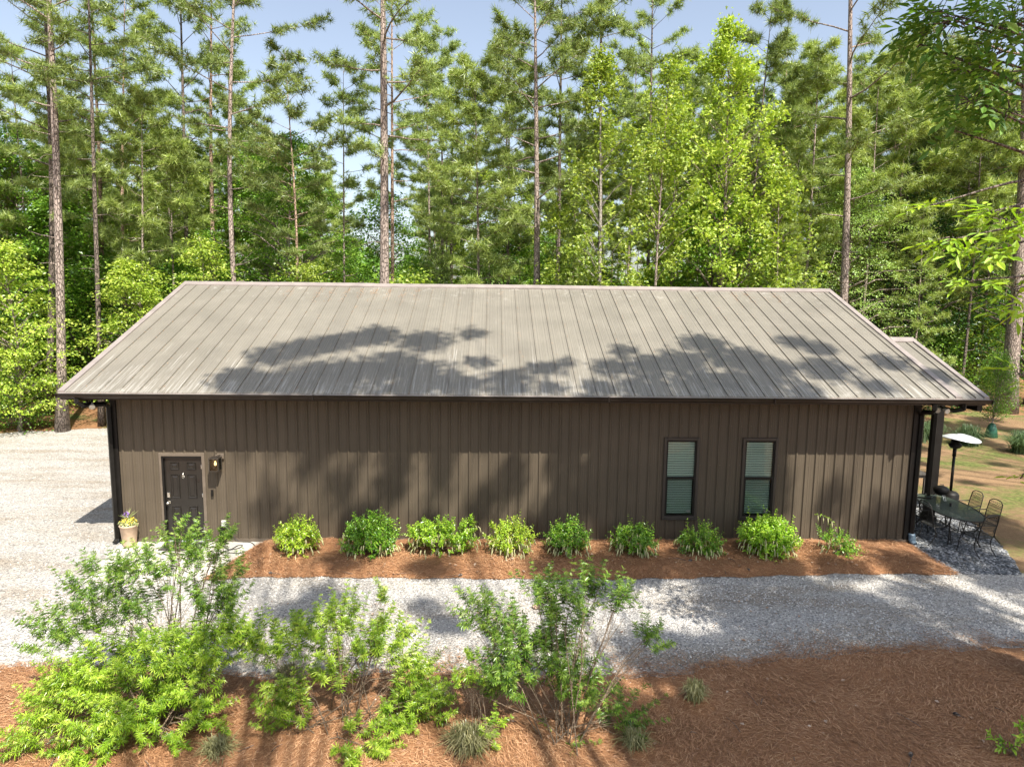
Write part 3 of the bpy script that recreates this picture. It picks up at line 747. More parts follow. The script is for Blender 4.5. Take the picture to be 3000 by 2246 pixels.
# porch roof at the right end: lower ridge, same slope
PX0, PX1, PRY = XR1 + 0.061, 19.95, 2.17
porch = empty('porch_roof', parent=house, loc=(PX0 - X0, 0, 0)); porch['label'] = 'short lower porch roof at the right end'
w1 = 19.70 - PX0
o = hp(roof_sheet(w1, EY, PRY - 0.05, False), 'roof_panel', M['roof'], porch); o.location.x += PX0
o = hp(roof_sheet(PX1 - 19.70, EY, PRY - 0.05), 'roof_panel', M['roof'], porch); o.location.x += 19.70
b = MB(); v = []
for x in (PX0 - .01, PX1 + 0.05):
    v += [(x, PRY - .2, rz(PRY - .2) + .012), (x, PRY - .2, rz(PRY - .2) + .036), (x, PRY, rz(PRY) + .05), (x, PRY + .2, rz(PRY - .2) + .036), (x, PRY + .2, rz(PRY - .2) + .01), (x, PRY, rz(PRY) + .02)]
b.add(v, [(0, 6, 7, 1), (1, 7, 8, 2), (2, 8, 9, 3), (3, 9, 10, 4)]); b.add(v, [[0, 1, 2, 3, 4, 5]]); b.add(v, [[11, 10, 9, 8, 7, 6]])
hp(b, 'ridge_cap', M['ridge'], porch)
b = MB(); v = [(PX1 - .06, EY - .01, rz(EY) + .034), (PX1 + .05, EY - .01, rz(EY) + .034), (PX1 + .05, PRY, rz(PRY) + .04), (PX1 - .06, PRY, rz(PRY) + .04)]
v += [(x, y, z - .14) for x, y, z in v]
b.add(v, [(0, 1, 2, 3), (7, 6, 5, 4), (0, 4, 5, 1), (1, 5, 6, 2), (3, 2, 6, 7), (0, 3, 7, 4)]); hp(b, 'rake_trim', M['ridge'], porch)
b = MB(); ye = 2 * PRY - EY
v = [(PX0, PRY, rz(PRY) - .01), (PX1, PRY, rz(PRY) - .01), (PX1, ye, rz(EY) - .01), (PX0, ye, rz(EY) - .01)]; v += [(x, y, z - .1) for x, y, z in v]
v2 = [(PX0, EY + .02, rz(EY) - .015), (PX1, EY + .02, rz(EY) - .015), (PX1, PRY - .003, rz(PRY) - .015), (PX0, PRY - .003, rz(PRY) - .015)]; v2 += [(x, y, z - .1) for x, y, z in v2]
for vv in (v, v2): b.add(vv, [(0, 1, 2, 3), (7, 6, 5, 4), (0, 4, 5, 1), (1, 5, 6, 2), (3, 2, 6, 7), (0, 3, 7, 4)])
b.box(X1 + 0.03, 20.6, 1.50, 1.66, 3.08, 3.26); b.box(PX1 - 0.12, PX1 - 0.01, EY + 0.1, 4.9, 3.27, 3.42)
hp(b, 'porch_frame', M['black'], porch)
# gutter with its lip and brackets
b = MB()
GP = [(EY + .004, 3.555), (EY + .002, 3.452), (EY - .07, 3.452), (EY - .095, 3.475), (EY - .10, 3.515), (EY - .122, 3.538), (EY - .122, 3.556), (EY - .110, 3.556), (EY - .110, 3.542), (EY - .088, 3.515), (EY - .083, 3.478), (EY - .065, 3.462), (EY - .008, 3.462), (EY - .008, 3.555)]
xa, xb = -0.02, 20.01
v = [(xa, y, z) for y, z in GP] + [(xb, y, z) for y, z in GP]; n = len(GP)
b.add(v, [(k, (k + 1) % n, n + (k + 1) % n, n + k) for k in range(n)])
for x in (xa, xb): b.box(x - .003, x + .003, EY - .12, EY, 3.455, 3.552)
for x in (5.3, 11.6, 15.2): b.box(x, x + .03, EY - .124, EY + .001, 3.45, 3.5565)
hp(b, 'gutter', M['gutter'])
b = MB()   # leaf guard strip catching the light between roof and gutter lip
b.add([(xa + .02, EY + .0, 3.560), (xb - .02, EY + .0, 3.560), (xb - .02, EY - .112, 3.550), (xa + .02, EY - .112, 3.550)], [(3, 2, 1, 0)])
hp(b, 'gutter_guard', M['ridge'])
def downspout(path, lab=None, ridge=False):
    b = MB(); p = np.array(path, float)
    # rectangular pipe swept along the path
    b.tube(p, 0.052, 4, smooth=False)
    o = hp(b, 'downspout', M['black']);
    if lab: o['label'] = lab
    return o
downspout([(0.37, EY - .05, 3.45), (0.37, EY - .05, 3.36), (0.45, EY + .04, 3.28), (0.58, -0.14, 3.22), (0.63, -0.10, 3.14), (0.63, -0.10, 0.12), (0.61, -0.18, 0.05)], 'downspout at the left wall corner')
downspout([(18.78, EY - .05, 3.45), (18.78, EY - .05, 3.32), (18.80, EY + .05, 3.24), (18.93, -0.16, 3.16), (18.98, -0.08, 3.06), (18.98, -0.08, 0.12), (18.99, -0.14, 0.08)], 'downspout at the right wall corner')
downspout([(19.42, EY - .05, 3.45), (19.44, EY - .03, 3.34), (19.55, -0.3, 3.22), (20.25, 1.40, 3.03), (20.33, 1.46, 2.9), (20.33, 1.46, 0.1)], 'downspout running back to the porch post')
b = MB(); b.tube([(18.98, -.08, .26), (18.98, -.09, .10), (19.0, -.18, .03)], [.068, .07, .07], 10)
for k in range(6): b.tube([(18.98, -.08 - .01 * k, .24 - .03 * k), (18.98, -.08 - .01 * k, .228 - .03 * k)], .078, 10)
hp(b, 'drain_pipe', M['pipe'])
b = MB(); b.bbox(20.37, 20.58, 1.50, 1.71, 0.0, 3.08, 0.01); b.box(20.34, 20.61, 1.47, 1.74, 0.0, 0.16); hp(b, 'porch_post', M['black'])
b = MB(); b.bbox(20.34, 20.60, 7.50, 7.76, 0.0, 3.27, 0.01); hp(b, 'porch_post', M['black'])

# door
dr = empty('door', parent=house, loc=(DOOR[0] - X0, 0, 0.03)); dr['label'] = 'black six panel entrance door'
x0, x1, z0, z1 = DOOR
b = MB()
for (a, c) in ((x0 - .020, x0 + .035), (x1 - .035, x1 + .035)): b.bbox(a, c, -0.055, 0.1, 0.03, z1 + .035, .006)
b.bbox(x0 + .035, x1 - .035, -0.055, 0.1, z1 - .035, z1 + .035, .006)
hp(b, 'door_frame', M['trim'], dr)
b = MB(); b.box(x0 + .037, x0 + .077, -.058, .06, .03, z1 - .037); b.box(x0 + .075, x1 - .037, -.05, .06, z1 - .075, z1 - .037); b.box(x1 - .055, x1 - .037, -.02, .06, .03, z1 - .075); hp(b, 'door_stop', M['black'], dr)
a, c = x0 + .078, x1 - .058; w = c - a
b = MB(); b.box(a, c, 0.0, 0.045, .045, z1 - .078); leaf = hp(b, 'door_leaf', M['doorpaint'], dr)
PZ = [(1.70, 1.88), (1.04, 1.60), (0.22, 0.86)]
for zl, zh in PZ:
    for pa, pb in ((a + .12, a + .12 + w * .255), (c - .12 - w * .255, c - .12)):
        b = MB()
        # a raised moulding round a sunk field
        for (i0, i1, y_0, y_1) in ((0, .012, 0, -.016), (.012, .028, -.016, -.001), (.028, .046, -.001, -.002), (.046, .068, -.002, -.014)):
            o_ = [(pa + i0, y_0, zl + i0), (pb - i0, y_0, zl + i0), (pb - i0, y_0, zh - i0), (pa + i0, y_0, zh - i0), (pa + i1, y_1, zl + i1), (pb - i1, y_1, zl + i1), (pb - i1, y_1, zh - i1), (pa + i1, y_1, zh - i1)]
            b.add(o_, [(0, 1, 5, 4), (1, 2, 6, 5), (2, 3, 7, 6), (3, 0, 4, 7)])
        b.add([(pa + .068, -.014, zl + .068), (pb - .068, -.014, zl + .068), (pb - .068, -.014, zh - .068), (pa + .068, -.014, zh - .068)], [(0, 1, 2, 3)])
        hp(b, 'door_panel', M['doorpaint'], dr)
b = MB(); b.bbox(a + .035, a + .10, -.03, 0, 1.06, 1.18, .008); hp(b, 'deadbolt', M['silver'], dr)
b = MB(); b.tube([(a + .068, 0, .95), (a + .068, -.02, .95)], .035, 14); b.tube([(a + .068, -.02, .95), (a + .068, -.06, .95)], .012, 8); b.tube([(a + .068, -.058, .95), (a + .068, -.075, .95), (a + .068, -.10, .95), (a + .068, -.112, .95)], [.018, .034, .030, .012], 14); hp(b, 'door_handle', M['silver'], dr)
b = MB(); b.tube([((a + c) / 2, -.006, 1.52), ((a + c) / 2, -.02, 1.60), ((a + c) / 2, -.006, 1.64)], [.012, .02, .012], 8); b.tube([((a + c) / 2 + .022 * math.cos(t), -.022, 1.55 + .045 * math.sin(t)) for t in np.linspace(0, 2 * math.pi, 12)], .006, 5); hp(b, 'door_knocker', M['silver'], dr)
for hz in (1.72, 1.06, 0.27):
    b = MB(); b.tube([(c + .006, -.012, hz), (c + .006, -.012, hz + .10)], .009, 8); b.box(c - .012, c + .024, -.006, -.002, hz + .004, hz + .096); hp(b, 'hinge', M['silver'], dr)
b = MB(); b.box(a - .01, c + .03, -.09, .05, .03, .048); hp(b, 'threshold', M['steel'], dr)

# windows
for wi, (xa, xb) in enumerate(WIN):
    w_ = empty('window', parent=house, loc=(xa - X0, 0, WZ[0])); w_['label'] = ['left sash window with closed blinds', 'right sash window with closed blinds'][wi]
    za, zb = WZ; zm = 1.56
    b = MB()   # outer casing stands proud of the ribs
    b.bbox(xa - .05, xa + .012, -.048, .11, za - .05, zb + .05, .006); b.bbox(xb - .012, xb + .05, -.048, .11, za - .05, zb + .05, .006)
    b.bbox(xa + .012, xb - .012, -.048, .11, zb - .012, zb + .05, .006); b.bbox(xa + .012, xb - .012, -.048, .11, za - .05, za + .012, .006)
    hp(b, 'window_frame', M['casing'], w_)
    b = MB()
    def ring(b, xa, xb, za, zb, t, y0, y1):
        b.box(xa, xa + t, y0, y1, za, zb); b.box(xb - t, xb, y0, y1, za, zb); b.box(xa + t, xb - t, y0, y1, za, za + t); b.box(xa + t, xb - t, y0, y1, zb - t, zb)
    ring(b, xa + .013, xb - .013, zm - .01, zb - .013, .032, -.022, .03); hp(b, 'upper_sash', M['black'], w_)
    b = MB(); ring(b, xa + .013, xb - .013, za + .013, zm + .02, .040, -.034, -.0225); ring(b, xa + .020, xb - .020, za + .02, zm + .012, .045, -.0224, .05); hp(b, 'lower_sash', M['black'], w_)
    b = MB(); b.box(xa - .05, xb + .05, -.075, -.048, za - .066, za - .045); hp(b, 'sill', M['casing'], w_)
    b = MB(); b.box(xa + .045, xb - .045, 0.002, 0.006, zm + .02, zb - .045); hp(b, 'upper_pane', M['glass'], w_)
    b = MB(); b.box(xa + .065, xb - .065, 0.012, 0.016, za + .06, zm - .03); hp(b, 'lower_pane', M['glass'], w_)
    b = MB(); b.add([(xa + .05, -.028, za + .05), (xb - .05, -.028, za + .05), (xb - .05, -.028, zm - .02), (xa + .05, -.028, zm - .02)], [(0, 1, 2, 3)]); hp(b, 'insect_screen', M['screen'], w_)
    b = MB(); nsl = 31
    for k in range(nsl):
        z = za + .08 + k * (zb - za - .12) / (nsl - 1)
        y = .058; v = [(xa + .02, y - .014, z - .020), (xb - .02, y - .014, z - .020), (xb - .02, y + .012, z + .019), (xa + .02, y + .012, z + .019), (xa + .02, y - .010, z - .001), (xb - .02, y - .010, z - .001)]
        b.add(v, [(0, 1, 5, 4), (4, 5, 2, 3)], True)
    b.box(xa + .02, xb - .02, .045, .075, zb - .03, zb + .0); b.box(xa + .02, xb - .02, .048, .07, za + .045, za + .062)
    for x in (xa + .18, xb - .18): b.box(x, x + .003, .04, .043, za + .06, zb - .02)
    hp(b, 'blind', M['blind'], w_)['kind'] = 'stuff'
    b = MB(); b.box(xa - .2, xb + .2, .5, .52, za - .2, zb + .2); b.box(xa - .2, xa - .18, .125, .5, za - .2, zb + .2); b.box(xb + .18, xb + .2, .125, .5, za - .2, zb + .2); b.box(xa - .2, xb + .2, .125, .5, za - .22, za - .2); b.box(xa - .2, xb + .2, .125, .5, zb + .2, zb + .22)
    hp(b, 'dark_interior_box', M['room'], w_)  # shallow near-black box standing in for the unlit room behind the blind
    b = MB(); b.box((xa + xb) / 2 - .05, (xa + xb) / 2 + .05, -.045, -.0345, zm + .003, zm + .018); hp(b, 'sash_latch', M['black'], w_)
    b = MB(); b.box(xb - .18, xb - .09, .0075, .0115, za + .09, za + .15); hp(b, 'pane_sticker', M['greybox'], w_)

# ------------------------------------------------------------------ things on and by the wall
t = empty('wall_lantern', (2.97, 0, 1.95), label='black box lantern with a lit bulb on the wall right of the door', cat='lantern')
b = MB(); b.bbox(-.03, .12, -.055, -.03, .02, .14, .005); b.tube([(.04, -.05, .11), (.0, -.12, .13), (-.02, -.17, .115)], .011, 6); b.build('bracket', M['trim'], t)
b = MB(); cx, cy, h0, h1, r0 = -.02, -.185, -.20, .07, .098
b.box(cx - r0 - .01, cx + r0 + .01, cy - r0 - .01, cy + r0 + .01, h1, h1 + .018); b.box(cx - .06, cx + .06, cy - .06, cy + .06, h1 + .018, h1 + .035)
b.box(cx - r0, cx + r0, cy - r0, cy + r0, h0 - .015, h0)
for sx in (-1, 1):
    for sy in (-1, 1): b.box(cx + sx * r0 - .008, cx + sx * r0 + .008, cy + sy * r0 - .008, cy + sy * r0 + .008, h0, h1)
b.build('lantern_frame', M['casing'], t)
b = MB()
for sx in (-1, 1): b.box(cx + sx * (r0 - .004) - .001, cx + sx * (r0 - .004) + .001, cy - r0 + .009, cy + r0 - .009, h0 + .001, h1 - .001)
b.box(cx - r0 + .009, cx + r0 - .009, cy - r0 + .002, cy - r0 + .004, h0 + .001, h1 - .001)
b.build('glass', M['lglass'], t)
b = MB(); b.lathe([(.001, -.13), (.018, -.122), (.028, -.10), (.026, -.075), (.014, -.045), (.010, -.02)], (cx, cy, .03), 12); b.build('bulb', M['bulb'], t)
b = MB(); b.tube([(cx, cy, .01), (cx, cy, .07)], .014, 8); b.build('bulb_socket', M['black'], t)
b = MB(); b.bbox(2.765, 2.815, -.058, -.03, 1.10, 1.25, .006); b.tube([(2.79, -.058, 1.135), (2.79, -.062, 1.135)], .014, 10)
o = b.build('doorbell', M['black']); tag(o, 'slim black video doorbell on the wall below the lantern', 'doorbell')
t = empty('outlet_box', (3.03, 0, .42), label='grey weatherproof outlet box low on the wall with a black transformer plugged in', cat='outlet')
b = MB(); b.bbox(-.05, .055, -.10, -.03, -.02, .12, .012); b.build('cover', M['greybox'], t)
b = MB(); b.bbox(-.085, -.005, -.10, -.035, -.17, -.02, .01); b.tube([(-.05, -.07, .02), (-.09, -.08, -.02), (-.08, -.07, -.1)], .012, 6); b.build('transformer', M['black'], t)
cord = [(2.98, -.07, .26), (3.0, -.12, .14), (3.05, -.27, .04), (3.2, -.47, .04), (3.35, -.55, .05), (3.42, -.33, .05), (3.52, -.31, .05), (3.50, -.47, .045), (3.35, -.57, .045), (3.22, -.67, .04), (3.45, -.75, .04), (3.68, -.73, .05), (3.88, -.50, .07), (4.03, -.67, .12), (3.94, -.88, .11), (3.62, -.78, .06)]
def smooth_path(p, k=5):
    p = np.array(p, float); out = []
    P = np.vstack([2 * p[0] - p[1], p, 2 * p[-1] - p[-2]])
    for i in range(1, len(P) - 2):
        for t_ in np.linspace(0, 1, k, endpoint=False):
            a, b_, c_, d = P[i - 1:i + 3]
            out.append(0.5 * ((2 * b_) + (-a + c_) * t_ + (2 * a - 5 * b_ + 4 * c_ - d) * t_ ** 2 + (-a + 3 * b_ - 3 * c_ + d) * t_ ** 3))
    out.append(p[-1]); return np.array(out)
b = MB(); b.tube(smooth_path(cord), .0085, 5)
b.tube(smooth_path([(3.07, -.07, .47), (3.13, -.09, .45), (3.18, -.08, .32), (3.22, -.07, .18), (3.38, -.09, .06), (3.60, -.10, .045), (3.75, -.25, .05), (3.88, -.5, .075)]), .008, 5)
o = b.build('extension_cord', M['rubber']); tag(o, 'black extension cord coiled loosely on the concrete doorstep', 'cord')
b = MB(); b.bbox(2.955, 3.03, -.16, -.10, .06, .20, .008); o = b.build('power_adapter', M['black']); tag(o, 'small black adapter hanging from the cord below the outlet box', 'adapter')
# door mat
b = MB(); v = [(1.72, -.10), (2.62, -.10), (2.68, -.60), (1.78, -.60)]
v3 = [(x, y, .0305) for x, y in v] + [(x, y, .046) for x, y in v]
b.add(v3, [(7, 6, 5, 4), (0, 1, 5, 4), (1, 2, 6, 5), (2, 3, 7, 6), (3, 0, 4, 7)])
mt = b.build('door_mat', M['matt']); tag(mt, 'dark grey door mat with worn pale letters before the black door', 'door mat')
# worn pale print on the mat
b = MB()
for k in range(60):
    x = R.uniform(1.80, 2.6); y = R.uniform(-.52, -.2); w_ = R.uniform(.008, .03); h_ = R.uniform(.006, .02)
    b.add([(x, y, .0475), (x + w_, y + .004, .0475), (x + w_ * .8, y + h_, .0475), (x + .002, y + h_, .0475)], [(0, 1, 2, 3)])
b.build('mat_print', M['greybox'], mt)
# floodlights under the eave
def floodlight(loc, label, dirs):
    t = empty('floodlight', loc, label=label, cat='floodlight', group='twin floodlights under the eave corners')
    b = MB(); b.box(-.05, .05, -.05, .05, .05, .11); b.tube([(0, 0, .05), (0, 0, .01)], .02, 8)
    for d in dirs: b.tube([(0, 0, .02), (d[0] * .08, d[1] * .08, -.01)], .012, 6)
    b.build('mount', M['black'], t)
    for d in dirs:
        p = np.array([d[0] * .09, d[1] * .09, -.02]); dd = np.array([d[0], d[1], d[2]]); dd /= np.linalg.norm(dd)
        b = MB(); b.tube([p, p + dd * .05, p + dd * .11, p + dd * .125], [.025, .035, .058, .062], 14, cap=False); hd = b.build('lamp_head', M['white'], t)
        b = MB(); q_ = p + dd * .12; a_ = np.cross(dd, [0, 0, 1.]); a_ /= np.linalg.norm(a_); c_ = np.cross(a_, dd)
        b.add([q_ + .06 * (math.cos(th) * a_ + math.sin(th) * c_) for th in np.linspace(0, 2 * math.pi, 14, endpoint=False)], [list(range(14))]); b.build('lens', M['white'], hd)
floodlight((0.47, -.42, 3.31), 'pale twin floodlight under the left eave corner', [(-.8, -.5, -.25), (.35, -.6, -.5)])
floodlight((19.16, -.42, 3.31), 'pale twin floodlight under the right eave by the porch post', [(-.75, -.6, -.2), (.1, -.9, -.25)])

# planter by the door
t = empty('flower_planter', (1.02, -.30, .03), label='tall tan planter with yellow and purple flowers at the left of the door', cat='planter')
b = MB(); b.lathe([(.001, 0), (.125, 0), (.14, .06), (.18, .46), (.195, .47), (.195, .50), (.178, .50), (.172, .45), (.001, .44)], n=24); b.build('pot', M['clay'], t)
def tufts(b, n, c, r, tv, tf, smin, smax, up=0.6, mi=0):
    p = rng.normal(size=(n, 3)); p /= np.linalg.norm(p, axis=1)[:, None]; p *= rng.uniform(.3, 1, n)[:, None] ** .5
    pos = np.asarray(c) + p * np.asarray(r); ax = p * 0.7 + np.array([0, 0, up]); ax /= np.linalg.norm(ax, axis=1)[:, None]
    b.inst(tv, tf, pos, rand_rot(n, ax, .4), rng.uniform(smin, smax, n), mi=mi)
leaf4 = (np.array([(0, 0, 0), (.35, -.28, .06), (1, 0, -.05), (.35, .28, .06)]), np.array([(0, 1, 2), (0, 2, 3)]))
b = MB(); tufts(b, 420, (0, 0, .54), (.20, .18, .10), *leaf4, .04, .085); b.build('foliage', M['cream'], t)
b = MB(); tufts(b, 90, (.02, -.05, .60), (.20, .16, .07), *leaf4, .03, .05); b.build('yellow_flower', M['yellow'], t)
b = MB(); tufts(b, 60, (-.05, .02, .72), (.07, .06, .07), *leaf4, .03, .045); b.build('purple_flower', M['purple'], t)
b = MB()
for k in range(26):
    th = R.uniform(0, 6.28); h_ = R.uniform(.18, .38); w_ = R.uniform(.1, .25)
    b.tube([(0, 0, .46), (w_ * .3 * math.cos(th), w_ * .3 * math.sin(th), .46 + h_ * .7), (w_ * math.cos(th), w_ * math.sin(th), .46 + h_)], [.008, .007, .001], 3)
b.build('spiky_grass', M['cream'], t)

# ------------------------------------------------------------------ patio furniture
def make_chair(label, loc, rz_):
    t = empty('iron_chair', loc, rz_, label=label, cat='chair', group='wrought iron mesh chairs on the patio')
    b = MB(); b.add([(-.21, -.2, .43), (.21, -.2, .43), (.23, .23, .44), (-.23, .23, .44)], [(0, 1, 2, 3)]); b.build('seat', M['mesh'], t)
    b = MB(); b.tube([(-.21, -.2, .43), (.21, -.2, .43), (.235, .0, .435), (.23, .23, .44), (0, .25, .43), (-.23, .23, .44), (-.235, 0, .435), (-.21, -.2, .43)], .011, 6); b.build('seat_frame', M['iron'], t)
    top = lambda s: (-.21 * s, -.30, .96)
    b = MB(); b.tube([(-.21, -.2, .43), (-.215, -.235, .65), (-.20, -.29, .93), (-.12, -.305, .985), (0, -.31, 1.0), (.12, -.305, .985), (.20, -.29, .93), (.215, -.235, .65), (.21, -.2, .43)], .011, 6); b.tube([(-.205, -.275, .87), (.205, -.275, .87)], .007, 5); b.build('back_frame', M['iron'], t)
    b = MB(); b.add([(-.20, -.215, .50), (.20, -.215, .50), (.20, -.272, .865), (-.20, -.272, .865)], [(0, 1, 2, 3)]); b.build('backrest', M['mesh'], t)
    b = MB()
    for k in range(6):
        cx = -.16 + .064 * k
        b.tube([(cx + .022 * math.cos(a), -.285 - .008 * math.sin(a), .918 + .026 * math.sin(a)) for a in np.linspace(0, 5.4, 8)], .006, 4)
    b.build('scroll_band', M['iron'], t)
    for s in (-1, 1):
        b = MB(); b.tube([(s * .21, -.25, .70), (s * .255, -.10, .68), (s * .27, .10, .67), (s * .265, .20, .64), (s * .24, .19, .55), (s * .232, .12, .44)], .011, 6); b.build('armrest', M['iron'], t)
        b = MB(); b.tube([(s * .23, .20, .43), (s * .235, .25, .25), (s * .24, .26, .10), (s * .24, .28, .005)], .011, 6); b.build('leg', M['iron'], t)
        b = MB(); b.tube([(s * .21, -.18, .43), (s * .22, -.12, .30), (s * .225, -.16, .15), (s * .23, -.30, .005)], .011, 6); b.build('leg', M['iron'], t)
    b = MB(); b.tube([(-.235, .25, .2), (0, .05, .17), (.222, -.15, .2)], .007, 5); b.build('stretcher', M['iron'], t)
    return t
ch0 = make_chair('iron mesh chair nearest the drive at the near end of the oval table', (20.10, -.70, .02), math.radians(12))
CH = [('iron mesh chair on the lawn side of the oval table, nearer the drive', (20.80, .12, .02), 92),
      ('iron mesh chair on the lawn side of the oval table, nearer the heater', (20.86, .84, .02), 88),
      ('iron mesh chair on the building side of the oval table, nearer the drive', (19.58, .04, .02), -84),
      ('iron mesh chair on the building side of the oval table, nearer the porch post', (19.55, .84, .02), -92),
      ('iron mesh chair at the far end of the oval table by the wall corner', (19.75, 1.95, .02), -155),
      ('iron mesh chair behind the square dark table on the porch', (20.55, 4.95, .02), 178),
      ('iron mesh chair left of the square dark table on the porch', (19.75, 3.3, .02), -95)]
for lb, loc, dg in CH:
    c = dup(ch0, loc=loc, rz=math.radians(dg)); c['label'] = lb
t = empty('oval_table', (20.22, .50, 0), math.radians(-8), label='oval patio table with a dark green mesh top and iron legs', cat='table')
b = MB(); th = np.linspace(0, 2 * np.pi, 48, endpoint=False)
sup = lambda a, r: (np.sign(np.cos(a)) * np.abs(np.cos(a)) ** .85 * r[0], np.sign(np.sin(a)) * np.abs(np.sin(a)) ** .85 * r[1])
ex, ey = sup(th, (.53, 1.09))
b.add([(x, y, .722) for x, y in zip(ex, ey)], [list(range(48))]); b.build('tabletop', M['meshtop'], t)
b = MB(); b.tube([(x, y, .718) for x, y in zip(list(ex) + [ex[0]], list(ey) + [ey[0]])], .015, 6); b.build('table_rim', M['iron'], t)
for sx in (-1, 1):
    for sy in (-1, 1):
        b = MB(); b.tube([(sx * .30, sy * .70, .71), (sx * .33, sy * .74, .5), (sx * .26, sy * .62, .28), (sx * .36, sy * .80, .01)], .016, 6); b.build('leg', M['iron'], t)
for pp in ([(-.27, -.64, .30), (0, -.35, .26), (.27, -.64, .30)], [(-.27, .64, .30), (0, .35, .26), (.27, .64, .30)], [(0, -.35, .26), (0, .35, .26)], [(-.31, 0, .70), (.31, 0, .70)]):
    b = MB(); b.tube(pp, .010, 5); b.build('stretcher', M['iron'], t)
b = MB(); b.tube([(.06, .06, .60), (.06, .06, .80)], .025, 10); b.build('umbrella_sleeve', M['black'], t)
b = MB(); b.box(-.16, .16, -.025, .025, .735, .752); b.box(-.30, -.14, -.05, .05, .735, .742); o = b.build('barbecue_tongs', M['black']); o.location = (20.02, 1.18, 0); o.rotation_euler = (0, 0, -.45)
tag(o, 'dark grill scraper lying on the far end of the oval table', 'grill tool')
t = empty('kettle_grill', (20.40, 1.10, .735), label='small black kettle grill on wire legs standing on the oval table', cat='grill')
b = MB(); b.lathe([(.001, .10), (.07, .105), (.135, .145), (.172, .20), (.178, .235), (.172, .236), (.12, .16)], n=28); b.build('bowl', M['black'], t)
b = MB(); b.lathe([(.182, .232), (.183, .245), (.165, .285), (.12, .318), (.06, .335), (.001, .338)], n=28); ld = b.build('lid', M['black'], t)
b = MB(); b.tube([(-.045, 0, .335), (-.045, 0, .375), (.045, 0, .375), (.045, 0, .335)], .009, 6); b.lathe([(.03, .33), (.03, .345), (.001, .347)], (.07, .06, -.012), 10); b.build('handle', M['iron'], ld)
for k in range(3):
    a = k * 2.094 + .5
    b = MB(); b.tube([(.10 * math.cos(a - .3), .10 * math.sin(a - .3), .14), (.19 * math.cos(a - .12), .19 * math.sin(a - .12), .005), (.19 * math.cos(a + .12), .19 * math.sin(a + .12), .005), (.10 * math.cos(a + .3), .10 * math.sin(a + .3), .14)], .0055, 5); b.build('leg', M['steel'], t)
t = empty('patio_heater', (21.35, 2.10, 0.0), label='tall mushroom patio heater with a round silver reflector', cat='patio heater')
b = MB(); b.lathe([(.001, 0), (.23, 0), (.23, .05), (.205, .06), (.205, .56), (.16, .62), (.05, .66), (.001, .66)], n=24); b.build('base', M['black'], t)
b = MB(); b.tube([(0, 0, .62), (0, 0, 1.62)], .035, 12); b.tube([(0, 0, 1.60), (0, 0, 1.82)], .045, 12); b.tube([(0, 0, 1.60), (0, 0, 1.615)], .052, 12); b.build('pole', M['black'], t)
b = MB(); b.lathe([(.045, 1.80), (.12, 1.83), (.155, 1.88), (.155, 1.93), (.11, 1.95), (.10, 2.08), (.001, 2.10)], n=20); b.build('burner', M['black'], t)
b = MB(); pr = [(.001, 2.205), (.10, 2.20), (.13, 2.175), (.15, 2.178), (.30, 2.150), (.44, 2.098), (.462, 2.082), (.455, 2.078), (.30, 2.14), (.001, 2.19)]
b.lathe(pr, n=36)
v = b.V[0]; an = np.arctan2(v[:, 1], v[:, 0]); rd = np.hypot(v[:, 0], v[:, 1]); v[:, 2] += .022 * (rd / .46) ** 2 * np.sin(an * 2 + .6)
rf = b.build('reflector', M['steel'], t); rf.rotation_euler = (0.02, 0.05, 0)
for k in range(3):
    a = k * 2.1; b = MB(); b.tube([(.09 * math.cos(a), .09 * math.sin(a), 2.06), (.13 * math.cos(a), .13 * math.sin(a), 2.165)], .007, 5); b.build('strut', M['steel'], t)
t = empty('square_table', (21.02, 4.02, 0), math.radians(-5), label='square dark plank table beside the porch post', cat='table')
for k in range(7):
    b = MB(); b.box(-.62, .62, -.62 + k * .178, -.62 + k * .178 + .170, .72, .75); b.build('plank', M['wood'], t)
b = MB(); b.box(-.58, .58, -.58, -.54, .64, .719); b.box(-.58, .58, .54, .58, .64, .719); b.box(-.58, -.54, -.54, .54, .64, .719); b.box(.54, .58, -.54, .54, .64, .719); b.build('apron', M['wood'], t)
for sx in (-1, 1):
    for sy in (-1, 1): b = MB(); b.box(sx * .54 - .035, sx * .54 + .035, sy * .54 - .035, sy * .54 + .035, 0.012, .64); b.build('leg', M['wood'], t)
b = MB(); b.lathe([(.001, 0), (.055, 0), (.075, .03), (.07, .05), (.02, .06), (.001, .06)], n=10)
o = b.build('stone', M['rocks'], loc=(9.95, -3.35, .01)); o.data.materials[0] = M['bark_o']; tag(o, 'single reddish brown bark chunk lying on the gravel drive', 'bark chunk')

